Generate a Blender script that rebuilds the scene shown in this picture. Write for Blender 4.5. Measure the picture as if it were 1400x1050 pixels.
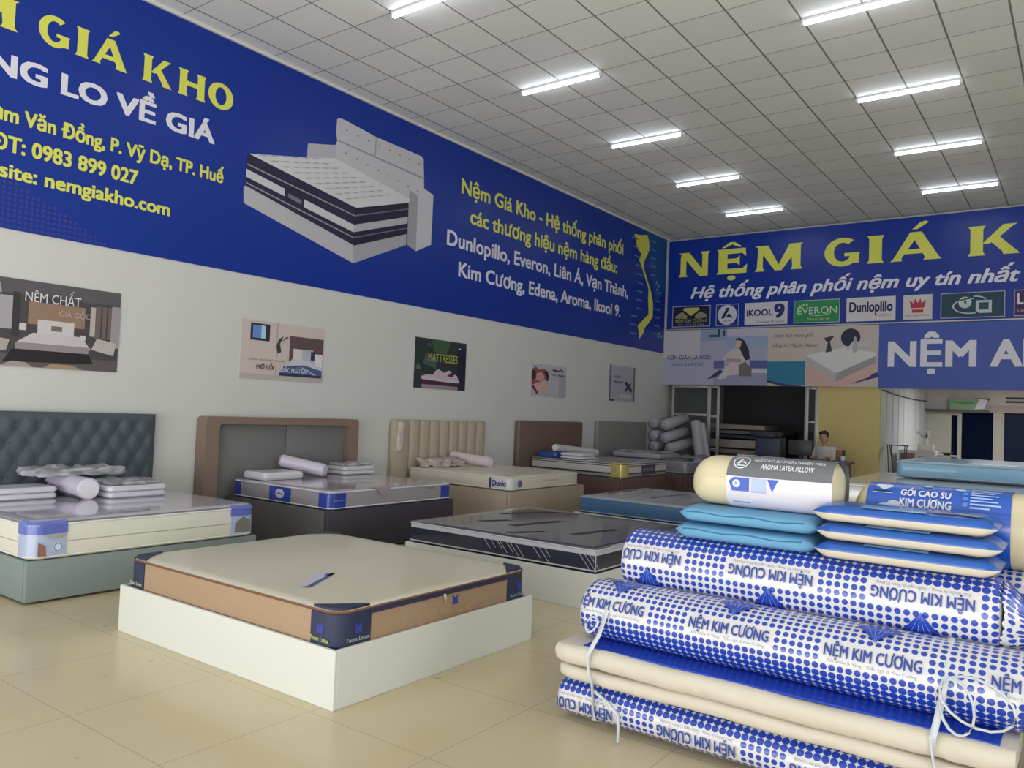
import bpy, bmesh, math, random
from math import sin, cos, pi, sqrt, floor
from mathutils import Vector, Matrix, noise
random.seed(7)
scn = bpy.context.scene
COL = scn.collection
for o in list(bpy.data.objects): bpy.data.objects.remove(o)

# ------------------------------------------------------------------ camera, light, exposure
CAMX, CAMZ, CEIL = 8.157, 1.55, 5.7736
cam = bpy.data.cameras.new('camera'); camo = bpy.data.objects.new('camera', cam); COL.objects.link(camo)
cam.sensor_fit = 'HORIZONTAL'; cam.sensor_width = 36; cam.lens = 36 * 1083.7 / 1400
Rr, Rd, Rf = Vector((.80701431, .58918547, .03985453)), Vector((.01172294, .051492, -.9986046)), Vector((-.59041551, .80635542, .03464779))
camo.matrix_world = Matrix(((Rr.x, -Rd.x, -Rf.x, CAMX), (Rr.y, -Rd.y, -Rf.y, 0), (Rr.z, -Rd.z, -Rf.z, CAMZ), (0, 0, 0, 1)))
cam.clip_start = .05; cam.clip_end = 200
scn.camera = camo

w = bpy.data.worlds.new('world'); scn.world = w; w.use_nodes = True
w.node_tree.nodes['Background'].inputs[0].default_value = (.80, .88, 1, 1)
w.node_tree.nodes['Background'].inputs[1].default_value = .45

def area(name, loc, rot, sx, sy, power, col):
    l = bpy.data.lights.new(name, 'AREA'); l.shape = 'RECTANGLE'; l.size = sx; l.size_y = sy; l.energy = power; l.color = col
    o = bpy.data.objects.new(name, l); COL.objects.link(o); o.location = loc; o.rotation_euler = rot
    return o
area('storefront_daylight', (7.2, -2.2, 2.5), (math.radians(90), 0, 0), 12.5, 4.4, 135, (1, 1, .97))
area('ceiling_fill', (7.2, -3.2, .6), (math.radians(128), 0, 0), 12.5, 2.6, 640, (1, .995, .955))  # added lamp, tilted upward to brighten the ceiling
area('side_fill', (13.9, 5.2, 2.6), (0, math.radians(90), 0), 2.6, 5.6, 110, (.93, .97, 1))  # added side lamp, for glare on the banner and fill from the right
scn.view_settings.view_transform = 'Standard'; scn.view_settings.look = 'None'
scn.view_settings.gamma = 1; scn.view_settings.exposure = 0.0
scn.view_settings.use_curve_mapping = False

# ------------------------------------------------------------------ helpers
def lin(c):
    return tuple(((v / 255) / 12.92 if v / 255 <= .04045 else ((v / 255 + .055) / 1.055) ** 2.4) for v in c) + (1,)
MATS = {}
def mat(name, rgb=(128, 128, 128), rough=.5, spec=.5, coat=0, emit=0, noise_amt=0, noise_scale=20, bump=0, bump_scale=60, metal=0, alpha=1, coat_rough=.08, sheen=0):
    if name in MATS: return MATS[name]
    m = bpy.data.materials.new(name); m.use_nodes = True; nt = m.node_tree; b = nt.nodes['Principled BSDF']
    b.inputs['Base Color'].default_value = lin(rgb); b.inputs['Roughness'].default_value = rough
    b.inputs['Specular IOR Level'].default_value = spec; b.inputs['Metallic'].default_value = metal
    b.inputs['Coat Weight'].default_value = coat; b.inputs['Coat Roughness'].default_value = coat_rough
    b.inputs['Alpha'].default_value = alpha; b.inputs['Sheen Weight'].default_value = sheen
    if emit:
        b.inputs['Emission Color'].default_value = lin(rgb); b.inputs['Emission Strength'].default_value = emit
    if noise_amt or bump:
        tc = nt.nodes.new('ShaderNodeTexCoord')
    if noise_amt:
        n = nt.nodes.new('ShaderNodeTexNoise'); n.inputs['Scale'].default_value = noise_scale; n.inputs['Detail'].default_value = 3
        nt.links.new(tc.outputs['Object'], n.inputs['Vector'])
        mx = nt.nodes.new('ShaderNodeMix'); mx.data_type = 'RGBA'
        c = lin(rgb); mx.inputs['A'].default_value = tuple(max(0, v * (1 - noise_amt)) for v in c[:3]) + (1,); mx.inputs['B'].default_value = tuple(min(1, v * (1 + noise_amt)) for v in c[:3]) + (1,)
        nt.links.new(n.outputs['Fac'], mx.inputs['Factor']); nt.links.new(mx.outputs['Result'], b.inputs['Base Color'])
    if bump:
        n = nt.nodes.new('ShaderNodeTexNoise'); n.inputs['Scale'].default_value = bump_scale; n.inputs['Detail'].default_value = 4
        nt.links.new(tc.outputs['Object'], n.inputs['Vector'])
        bp = nt.nodes.new('ShaderNodeBump'); bp.inputs['Strength'].default_value = bump; bp.inputs['Distance'].default_value = .01
        nt.links.new(n.outputs['Fac'], bp.inputs['Height']); nt.links.new(bp.outputs['Normal'], b.inputs['Normal'])
    MATS[name] = m; return m

class NT:
    def __init__(s, nt): s.nt = nt
    def m(s, op, a, b=None, c=None):
        n = s.nt.nodes.new('ShaderNodeMath'); n.operation = op
        for k, v in enumerate((a, b, c)):
            if v is None: continue
            if isinstance(v, (int, float)): n.inputs[k].default_value = v
            else: s.nt.links.new(v, n.inputs[k])
        return n.outputs[0]
    def mix(s, f, a, b):
        n = s.nt.nodes.new('ShaderNodeMix'); n.data_type = 'RGBA'
        for k, v in (('Factor', f), ('A', a), ('B', b)):
            if isinstance(v, (int, float, tuple)): n.inputs[k].default_value = v
            else: s.nt.links.new(v, n.inputs[k])
        return n.outputs['Result']

class MB:
    def __init__(s): s.v = []; s.f = []; s.mi = []; s.uv = []; s.mats = []
    def m(s, m):
        if m not in s.mats: s.mats.append(m)
        return s.mats.index(m)
    def add(s, vs, fs, m, uvs=None):
        o = len(s.v); s.v += [tuple(p) for p in vs]; k = s.m(m)
        for i, f in enumerate(fs):
            s.f.append([o + q for q in f]); s.mi.append(k); s.uv.append(uvs[i] if uvs else None)
        return s
    def box(s, x0, x1, y0, y1, z0, z1, m):
        return s.add([(x0, y0, z0), (x1, y0, z0), (x1, y1, z0), (x0, y1, z0), (x0, y0, z1), (x1, y0, z1), (x1, y1, z1), (x0, y1, z1)],
                     [(3, 2, 1, 0), (4, 5, 6, 7), (0, 1, 5, 4), (1, 2, 6, 5), (2, 3, 7, 6), (3, 0, 4, 7)], m)
    def bbox(s, x0, x1, y0, y1, z0, z1, m, b=.01, seg=2):
        bm = bmesh.new(); bmesh.ops.create_cube(bm, size=1)
        for v in bm.verts: v.co = Vector(((x0 + x1) / 2 + v.co.x * (x1 - x0), (y0 + y1) / 2 + v.co.y * (y1 - y0), (z0 + z1) / 2 + v.co.z * (z1 - z0)))
        bmesh.ops.bevel(bm, geom=bm.edges[:], offset=b, segments=seg, affect='EDGES', profile=.5)
        bm.verts.index_update(); s.add([v.co for v in bm.verts], [[v.index for v in f.verts] for f in bm.faces], m); bm.free(); return s
    def loft(s, rings, m, cap=(True, True), uvr=None, closed=True, ms=None):
        n = len(rings[0]); vs = [p for r in rings for p in r]; e = n if closed else n - 1
        for j in range(len(rings) - 1):
            fs = [(j * n + i, j * n + (i + 1) % n, (j + 1) * n + (i + 1) % n, (j + 1) * n + i) for i in range(e)]
            if j == 0: o = len(s.v); s.v += [tuple(p) for p in vs]
            for i, f in enumerate(fs):
                s.f.append([o + q for q in f]); s.mi.append(s.m(ms(j, i) if ms else m))
                s.uv.append([uvr(j, i), uvr(j, i + 1), uvr(j + 1, i + 1), uvr(j + 1, i)] if uvr else None)
        if cap[0]: s.f.append([o + i for i in range(n)][::-1]); s.mi.append(s.m(ms(0, 0) if ms else m)); s.uv.append(None)
        if cap[1]: s.f.append([o + (len(rings) - 1) * n + i for i in range(n)]); s.mi.append(s.m(ms(len(rings) - 2, 0) if ms else m)); s.uv.append(None)
        return s
    def tube(s, pts, r, m, n=8, flat=1.0):
        pts = [Vector(p) for p in pts]; rings = []; up = Vector((0, 0, 1))
        for i, p in enumerate(pts):
            t = (pts[min(i + 1, len(pts) - 1)] - pts[max(i - 1, 0)]).normalized()
            a = t.cross(up if abs(t.z) < .95 else Vector((1, 0, 0))).normalized(); b = t.cross(a)
            rr_ = r[i] if isinstance(r, (list, tuple)) else r
            rings.append([p + a * cos(2 * pi * k / n) * rr_ * flat + b * sin(2 * pi * k / n) * rr_ for k in range(n)])
        return s.loft(rings, m)
    def poly(s, mapf, pts, m):
        return s.add([mapf(u, v) for u, v in pts], [list(range(len(pts)))], m)
    def build(s, name, parent=None, smooth=35, **kw):
        me = bpy.data.meshes.new(name); me.from_pydata(s.v, [], s.f); me.validate(clean_customdata=False)
        for m_ in s.mats: me.materials.append(m_)
        if len(me.polygons) == len(s.mi): me.polygons.foreach_set('material_index', s.mi)
        if any(s.uv) and len(me.polygons) == len(s.uv):
            ul = me.uv_layers.new(name='UVMap'); k = 0
            for pi_, f in enumerate(s.f):
                for j in range(len(f)):
                    ul.data[k].uv = s.uv[pi_][j] if s.uv[pi_] else (0, 0); k += 1
        if smooth:
            me.polygons.foreach_set('use_smooth', [True] * len(me.polygons)); me.set_sharp_from_angle(angle=math.radians(smooth))
        me.update()
        o = bpy.data.objects.new(name, me); COL.objects.link(o)
        if parent is not None:
            o.parent = parent; o.matrix_parent_inverse = Matrix.Translation(-parent.location)
        for k, v in kw.items(): o[k] = v
        return o

def tag(o, label, cat, group=None, kind=None):
    o['label'] = label; o['category'] = cat
    if group: o['group'] = group
    if kind: o['kind'] = kind
    return o
def thing(name, loc, label, cat, group=None):
    o = bpy.data.objects.new(name, None); COL.objects.link(o); o.location = loc; o.empty_display_size = .1
    return tag(o, label, cat, group)
def struct(name, mb, smooth=0):
    o = mb.build(name, smooth=smooth); o['kind'] = 'structure'; return o

# flat lettering ----------------------------------------------------------------
TXC = {}; TXL = {}
HORN = set('ơờớởỡợƠỜỚỞỠỢ')
def text2d(body, bold=0., shear=0., res=3):
    v, f = text2d_raw(body, bold, shear, res)
    if bold or not (HORN & set(body)) or ('fixed', body, shear, res) in TXC: return v, f
    # horned letters fill properly only with a hair of offset: take those letters from that version
    TXC[('fixed', body, shear, res)] = 1
    v2, f2 = text2d_raw(body, .003, 0. if not shear else shear, res); v = list(v); f = [list(q) for q in f]
    mx = lambda t: max([p[0] for p in text2d_raw(t, 0., shear, res)[0]] or [0])
    for i, ch in enumerate(body):
        if ch in HORN:
            a = mx(body[:i].rstrip()) if i else -9; b = mx(body[:i + 1]) + .012; a += .012
            inr = lambda q, vv: a < sum(vv[k][0] for k in q) / len(q) < b
            f = [q for q in f if not inr(q, v)]
            for q in f2:
                if inr(q, v2): n0 = len(v); v += [v2[k] for k in q]; f.append(list(range(n0, n0 + len(q))))
    TXC[(body, bold, shear, res)] = (v, f); TXL[(body, bold, shear, res)] = [0] * len(f)
    return v, f
def text2d_raw(body, bold=0., shear=0., res=3):
    key = (body, bold, shear, res)
    if key in TXC: return TXC[key]
    c = bpy.data.curves.new('t', 'FONT'); c.body = body; c.size = 1; c.offset = bold; c.shear = shear; c.resolution_u = res; c.fill_mode = 'FRONT'
    c.dimensions = '2D'
    o = bpy.data.objects.new('t', c); COL.objects.link(o)
    dg = bpy.context.evaluated_depsgraph_get(); ev = o.evaluated_get(dg); me = ev.to_mesh()
    v = [(p.co.x, p.co.y) for p in me.vertices]; f = [list(p.vertices) for p in me.polygons]
    nz = sum(p.normal.z for p in me.polygons)
    if nz < 0: f = [q[::-1] for q in f]
    ev.to_mesh_clear(); bpy.data.objects.remove(o); bpy.data.curves.remove(c)
    cen = [(sum(v[i][0] for i in q) / len(q), sum(v[i][1] for i in q) / len(q)) for q in f]
    bb = [(min(v[i][0] for i in q), max(v[i][0] for i in q), min(v[i][1] for i in q), max(v[i][1] for i in q)) for q in f]
    def inside(p, q):
        r = False
        for a, b in zip(q, q[1:] + q[:1]):
            (x0, y0), (x1, y1) = v[a], v[b]
            if (y0 > p[1]) != (y1 > p[1]) and p[0] < (x1 - x0) * (p[1] - y0) / (y1 - y0) + x0: r = not r
        return r
    lay = [0] * len(f)
    for i in range(len(f)):
        for j in range(i):
            if bb[i][0] < bb[j][1] and bb[j][0] < bb[i][1] and bb[i][2] < bb[j][3] and bb[j][2] < bb[i][3]:
                if inside(cen[i], f[j]) or inside(cen[j], f[i]): lay[i] = max(lay[i], lay[j] + 1)
    TXL[key] = lay
    TXC[key] = (v, f); return TXC[key]
def capheight(bold):
    v, f = text2d('H', bold); ys = [p[1] for p in v]; return min(ys), max(ys)
def text(mb, mapf, body, m, x0, x1, base, cap, bold=.02, shear=0, ref=None, cuts=None, flip=False, res=3):
    """lettering from x0 to x1 (the whole body, or its tail `ref` when given); base line and cap height in metres"""
    fat_ = max(0, bold - .004) if bold > .011 else 0; bold = 0.
    v, f = text2d(body, bold, shear, res); lay = TXL[(body, bold, shear, res)]; lo, hi = capheight(bold); xs = [p[0] for p in v]
    if ref is not None:
        rx = [p[0] for p in text2d(ref, bold, shear, res)[0]]; wd = max(rx) - min(rx)
        kx = (x1 - x0) / wd; X = lambda x: x1 - (max(xs) - x) * kx
    else:
        kx = (x1 - x0) / (max(xs) - min(xs)); X = lambda x: x0 + (x - min(xs)) * kx
    ky = cap / (hi - lo)
    pts = [(X(x), base + (y - lo) * ky) for x, y in v]
    if flip:
        cx = x0 + x1; cy = 2 * base + cap; pts = [(cx - x, cy - y) for x, y in pts]
    pts = [(*p, 0.) for p in pts]; f = [list(q) for q in f]
    for i, q in enumerate(f):
        if lay[i]:
            n0 = len(pts); pts += [(pts[k][0], pts[k][1], .00005 * min(lay[i], 5)) for k in q]; f[i] = list(range(n0, n0 + len(q)))
    if cuts:
        bm = bmesh.new(); bv = [bm.verts.new(p) for p in pts]
        for q in f:
            try: bm.faces.new([bv[i] for i in q])
            except ValueError: pass
        for c in cuts: bmesh.ops.bisect_plane(bm, geom=bm.verts[:] + bm.edges[:] + bm.faces[:], plane_co=(0, c, 0), plane_no=(0, 1, 0))
        bm.verts.index_update(); pts = [tuple(p.co) for p in bm.verts]; f = [[p.index for p in q.verts] for q in bm.faces]; bm.free()
    cop = [(0, 0)] if not fat_ else [(0, 0), (fat_ * kx, fat_ * ky * .7), (-fat_ * kx, -fat_ * ky * .7), (-fat_ * kx, fat_ * ky * .7), (fat_ * kx, -fat_ * ky * .7)]
    for k, (dx, dy) in enumerate(cop): mb.add([lift(mapf, x + dx, y + dy, .0003 * k + z) for x, y, z in pts], f, m)
def lift(mapf, u, v, e):
    p = Vector(mapf(u, v))
    if e: p += ((Vector(mapf(u + .001, v)) - Vector(mapf(u - .001, v))).cross(Vector(mapf(u, v + .001)) - Vector(mapf(u, v - .001)))).normalized() * e
    return p
def arcpts(cx, cy, rx, ry, a0, a1, n=16):
    return [(cx + rx * cos(math.radians(a0 + (a1 - a0) * k / n)), cy + ry * sin(math.radians(a0 + (a1 - a0) * k / n))) for k in range(n + 1)]
def disc(cx, cy, rx, ry=None, n=20): return arcpts(cx, cy, rx, ry or rx, 0, 360 - 360 / n, n - 1)
def ring(mb, mapf, cx, cy, rx, ry, t, m, a0=0, a1=360, n=28, t2=None):
    o = arcpts(cx, cy, rx, ry, a0, a1, n); i = arcpts(cx, cy, rx - t, ry - (t2 or t), a0, a1, n)
    mb.add([mapf(*p) for p in o + i], [(k, k + 1, n + 2 + k, n + 1 + k) for k in range(n)], m)

# wide serif capitals for the shop title, unit cap height
def st(x0, x1, fl=.07): return [(x0 - fl, 0), (x1 + fl, 0), (x1, .12), (x1, .88), (x1 + fl, 1), (x0 - fl, 1), (x0, .88), (x0, .12)]
GLY = {
 'N': (1.36, [[(0, 0), (.40, 0), (.33, .12), (.33, .8), (.08, .88), (.08, .12)], [(0, 1), (.45, 1), (1.28, .0), (.93, 0), (.08, .95)], [(1.03, .2), (1.28, 0), (1.28, .88), (1.36, 1), (.95, 1), (1.03, .88)]]),
 'E': (1.25, [st(.08, .45), [(.4, .80), (.4, 1), (1.18, 1), (1.2, .66), (1.05, .80)], [(.4, .42), (.4, .60), (.8, .60), (.95, .70), (.95, .32), (.8, .42)], [(.4, 0), (.4, .20), (1.08, .20), (1.25, .36), (1.22, 0)]]),
 'M': (1.83, [[(0, 0), (.40, 0), (.31, .12), (.31, .8), (.12, .88), (.08, .12)], [(0, 1), (.50, 1), (1.04, .0), (.78, 0), (.1, .93)], [(1.32, 1), (1.83, 1), (1.74, .93), (1.04, 0), (.80, 0)], [(1.38, 0), (1.83, 0), (1.74, .12), (1.74, .95), (1.38, .8), (1.44, .12)]]),
 'I': (.58, [st(.08, .50)]),
 'A': (1.6, [[(0, 0), (.38, 0), (.36, .10), (.95, 1), (.62, 1), (.10, .10)], [(1.04, 0), (1.6, 0), (1.52, .10), (.98, 1), (.62, 1), (1.10, .10)], [(.35, .24), (1.2, .24), (1.12, .40), (.45, .40)]]),
 'K': (1.5, [st(.08, .45), [(.43, .40), (1.02, 1), (1.42, 1), (1.30, .93), (.75, .45), (.60, .38)], [(.55, .58), (.90, .62), (1.5, .0), (1.03, 0), (1.0, .1)]]),
 'H': (1.45, [st(.08, .45), st(1.0, 1.37), [(.4, .42), (1.05, .42), (1.05, .60), (.4, .60)]]),
 'O': (1.3, []), 'G': (1.25, [[(.70, .46), (1.25, .46), (1.2, .38), (1.2, .08), (.88, .06), (.88, .34), (.70, .34)]]),
}
def title(mb, mapf, spec, m, base, cap, kx=1):
    """spec: list of (letter, accent, left, right)"""
    for ch, ac, l, r in spec:
        W, polys = GLY[ch]; k = (r - l) / W
        T = lambda p: (l + p[0] * k, base + p[1] * cap)
        for k_, p in enumerate(polys): mb.poly(lambda u, v: lift(mapf, u, v, .0006 * (k_ + 1)), [T(q) for q in p], m)
        if ch == 'O': ring(mb, mapf, (l + r) / 2, base + cap / 2, (r - l) / 2, cap * .53, (r - l) * .28, m, t2=cap * .17)
        if ch == 'G': ring(mb, mapf, l + .63 * k, base + cap / 2, .63 * k, cap * .53, .33 * k, m, 52, 330, t2=cap * .18)
        cx = (l + r) / 2
        if 'a' in ac: mb.poly(mapf, [(cx - .12 * k, base + 1.10 * cap), (cx + .05 * k, base + 1.10 * cap), (cx + .40 * k, base + 1.32 * cap), (cx + .30 * k, base + 1.38 * cap), (cx + .12 * k, base + 1.33 * cap)], m)
        if 'c' in ac: mb.poly(mapf, [(cx - .42 * k, base + 1.06 * cap), (cx - .27 * k, base + 1.06 * cap), (cx, base + 1.18 * cap), (cx + .27 * k, base + 1.06 * cap), (cx + .42 * k, base + 1.06 * cap), (cx + .1 * k, base + 1.27 * cap), (cx - .1 * k, base + 1.27 * cap)], m)
        if 'd' in ac: mb.poly(mapf, disc(cx, base - .17 * cap, .17 * k, .10 * cap), m)

# rounded-rectangle outlines, slabs and corner wraps ------------------------------
def rr(x0, x1, y0, y1, r, n=5):
    r = max(.002, min(r, (x1 - x0) / 2.01, (y1 - y0) / 2.01)); P = []
    for cx, cy, a in ((x1 - r, y0 + r, -90), (x1 - r, y1 - r, 0), (x0 + r, y1 - r, 90), (x0 + r, y0 + r, 180)):
        P += arcpts(cx, cy, r, r, a, a + 90, n)
    return P
def slab(mb, x0, x1, y0, y1, prof, r, m, ms=None, mtop=None):
    """prof: (inset, z) from the underside up"""
    rings = [[(p[0], p[1], z) for p in rr(x0 + i, x1 - i, y0 + i, y1 - i, r - i)] for i, z in prof]
    mb.loft(rings, m, ms=(lambda j, i: ms[j] if ms else m), cap=(True, False))
    o = len(mb.v) - len(rings[-1]); mb.f.append(list(range(o, o + len(rings[-1])))); mb.mi.append(mb.m(mtop or m)); mb.uv.append(None)
    return mb
def corner(mb, bx, by, sx, sy, a, b, r, z0, z1, m, t=.004, depth=.035):
    ctr = (bx + sx * r, by + sy * r); P = []
    P.append(((bx + sx * a, by), (0, -sy)))
    for k in range(7):
        g = pi / 2 * k / 6; nx, ny = -sx * sin(g), -sy * cos(g); P.append(((ctr[0] + nx * r, ctr[1] + ny * r), (nx, ny)))
    P.append(((bx, by + sy * b), (-sx, 0)))
    rings = []
    for (p, n) in P:
        o = (p[0] + n[0] * t, p[1] + n[1] * t); i = (p[0] - n[0] * depth, p[1] - n[1] * depth); s = (p[0] - n[0] * .012 + 0, p[1] - n[1] * .012)
        rings.append([(o[0], o[1], z0), (o[0], o[1], z1 - .015), (s[0], s[1], z1 + t), (i[0], i[1], z1 + t), (i[0], i[1], z0)])
    return mb.loft(rings, m)

# soft things ---------------------------------------------------------------------
def supell(mb, cx, cy, cz, rx, ry, rz, m, e=.5, ex=None, nu=28, nv=14, seed=None, amp=0, fr=6, ms=None):
    ex = ex or e; sg = lambda v, p: math.copysign(abs(v) ** p, v); rings = []
    for j in range(nv + 1):
        ph = -pi / 2 + pi * j / nv; ring_ = []
        for i in range(nu):
            th = 2 * pi * i / nu
            p = Vector((rx * sg(cos(ph), e) * sg(cos(th), ex), ry * sg(cos(ph), e) * sg(sin(th), ex), rz * sg(sin(ph), e)))
            if amp: p += p.normalized() * amp * noise.noise(Vector((p.x * fr + (seed or 0), p.y * fr, p.z * fr * 2)))
            ring_.append((cx + p.x, cy + p.y, cz + p.z))
        rings.append(ring_)
    return mb.loft(rings, m, ms=ms, cap=(False, False))
def cyl(mb, a, b, r, m, n=20, edge=.012, mcap=None):
    a, b = Vector(a), Vector(b); t = (b - a).normalized(); u = t.cross(Vector((0, 0, 1)) if abs(t.z) < .9 else Vector((1, 0, 0))).normalized(); v = t.cross(u)
    L = (b - a).length; pr_ = [(0, r * .55), (.004, r - edge), (edge, r), (L - edge, r), (L - .004, r - edge), (L, r * .55)]
    rings = [[a + t * s + u * cos(2 * pi * k / n) * q + v * sin(2 * pi * k / n) * q for k in range(n)] for s, q in pr_]
    return mb.loft(rings, m, ms=(lambda j, i: mcap if mcap and j in (0, 4) else m))
def crumple(mb, x0, x1, y0, y1, z0, z1, m, seed, amp=.02, e=.35):
    bm = bmesh.new(); bmesh.ops.create_icosphere(bm, subdivisions=4, radius=1); sg = lambda v: math.copysign(abs(v) ** e, v)
    for v in bm.verts:
        p = v.co; k = 1 / max(abs(p.x), abs(p.y), abs(p.z)) ** .75
        q = Vector((p.x * k * (x1 - x0) / 2, p.y * k * (y1 - y0) / 2, p.z * k * (z1 - z0) / 2))
        nz = noise.noise(q * 9 + Vector((seed, 0, 0))) + .6 * noise.noise(q * 22 + Vector((0, seed, 0)))
        q += p * amp * nz
        v.co = Vector(((x0 + x1) / 2 + q.x, (y0 + y1) / 2 + q.y, max(z0, (z0 + z1) / 2 + q.z)))
    bm.verts.index_update(); mb.add([v.co for v in bm.verts], [[v.index for v in f.verts] for f in bm.faces], m); bm.free(); return mb

class Section:
    """closed curve in the y-z plane, arc length counted from the front (-y) point upwards"""
    def __init__(s, cy, cz, ry, rz, e=1., n=72):
        sg = lambda v: math.copysign(abs(v) ** e, v)
        s.p = [(cy - ry * sg(cos(2 * pi * k / n)), cz + rz * sg(sin(2 * pi * k / n))) for k in range(n)]; s.n = n
        s.s = [0]
        for k in range(n): a, b = s.p[k], s.p[(k + 1) % n]; s.s.append(s.s[-1] + math.hypot(a[0] - b[0], a[1] - b[1]))
        s.L = s.s[-1]
    def at(s, q, off=0):
        q = q % s.L; k = 0
        while k < s.n - 1 and s.s[k + 1] < q: k += 1
        a, b = s.p[k], s.p[(k + 1) % s.n]; l = max(1e-6, s.s[k + 1] - s.s[k]); f = (q - s.s[k]) / l
        ny, nz = -(b[1] - a[1]) / l, (b[0] - a[0]) / l
        return (a[0] + (b[0] - a[0]) * f + ny * off, a[1] + (b[1] - a[1]) * f + nz * off)

# ------------------------------------------------------------------ materials
WALL = mat('wall_paint', (208, 208, 205), .75, .3, noise_amt=.03, noise_scale=2)
BLUE = mat('banner_blue', (14, 50, 148), .34, .35)
BLUE2 = mat('banner_blue_light', (46, 76, 172), .42, .5)
YEL = mat('print_yellow', (222, 224, 92), .5); WHT = mat('print_white', (226, 226, 236), .5)
WHITE = mat('white_laminate', (214, 216, 208), .32, .5)
ALU = mat('aluminium', (176, 174, 172), .35, .5, metal=.3)
def flat(rgb): return mat('print_%d_%d_%d' % rgb, rgb, .5, .4)

def ceiling_mat():
    m = bpy.data.materials.new('ceiling_tiles'); m.use_nodes = True; nt = m.node_tree; N = NT(nt); b = nt.nodes['Principled BSDF']
    tc = nt.nodes.new('ShaderNodeTexCoord'); sp = nt.nodes.new('ShaderNodeSeparateXYZ'); nt.links.new(tc.outputs['Object'], sp.inputs[0])
    u = N.m('DIVIDE', N.m('SUBTRACT', sp.outputs[0], .257), .6); v = N.m('DIVIDE', N.m('SUBTRACT', sp.outputs[1], 8.294), .6)
    du = N.m('ABSOLUTE', N.m('SUBTRACT', N.m('FRACT', N.m('ADD', u, .5)), .5)); dv = N.m('ABSOLUTE', N.m('SUBTRACT', N.m('FRACT', N.m('ADD', v, .5)), .5))
    ln = N.m('MAXIMUM', N.m('LESS_THAN', du, .017), N.m('MULTIPLY', N.m('LESS_THAN', dv, .013), .75))
    cb = nt.nodes.new('ShaderNodeCombineXYZ'); nt.links.new(N.m('FLOOR', u), cb.inputs[0]); nt.links.new(N.m('FLOOR', v), cb.inputs[1])
    wn = nt.nodes.new('ShaderNodeTexWhiteNoise'); nt.links.new(cb.outputs[0], wn.inputs['Vector'])
    tile = N.mix(wn.outputs['Value'], lin((224, 223, 222)), lin((232, 231, 227)))
    nt.links.new(N.mix(ln, tile, lin((128, 126, 122))), b.inputs['Base Color']); b.inputs['Roughness'].default_value = .7; b.inputs['Specular IOR Level'].default_value = .3
    return m
def floor_mat():
    m = bpy.data.materials.new('floor_tiles'); m.use_nodes = True; nt = m.node_tree; N = NT(nt); b = nt.nodes['Principled BSDF']
    tc = nt.nodes.new('ShaderNodeTexCoord'); sp = nt.nodes.new('ShaderNodeSeparateXYZ'); nt.links.new(tc.outputs['Object'], sp.inputs[0])
    du = N.m('ABSOLUTE', N.m('SUBTRACT', N.m('FRACT', N.m('DIVIDE', N.m('ADD', sp.outputs[0], .2), .8)), .5)); dv = N.m('ABSOLUTE', N.m('SUBTRACT', N.m('FRACT', N.m('DIVIDE', N.m('ADD', sp.outputs[1], .1), .8)), .5))
    ln = N.m('MAXIMUM', N.m('LESS_THAN', du, .0026), N.m('LESS_THAN', dv, .0026))
    n1 = nt.nodes.new('ShaderNodeTexNoise'); n1.inputs['Scale'].default_value = 1.6; n1.inputs['Detail'].default_value = 4; nt.links.new(tc.outputs['Object'], n1.inputs['Vector'])
    c = N.mix(n1.outputs['Fac'], lin((196, 182, 146)), lin((210, 197, 162)))
    n2 = nt.nodes.new('ShaderNodeTexNoise'); n2.inputs['Scale'].default_value = 5.5; n2.inputs['Detail'].default_value = 2; nt.links.new(tc.outputs['Object'], n2.inputs['Vector'])
    sm = N.m('MULTIPLY', N.m('GREATER_THAN', n2.outputs['Fac'], .735), .35)
    c = N.mix(sm, c, lin((120, 108, 90)))
    nt.links.new(N.mix(N.m('MULTIPLY', ln, .7), c, lin((140, 130, 110))), b.inputs['Base Color']); b.inputs['Roughness'].default_value = .22; b.inputs['Specular IOR Level'].default_value = .42
    return m
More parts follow.
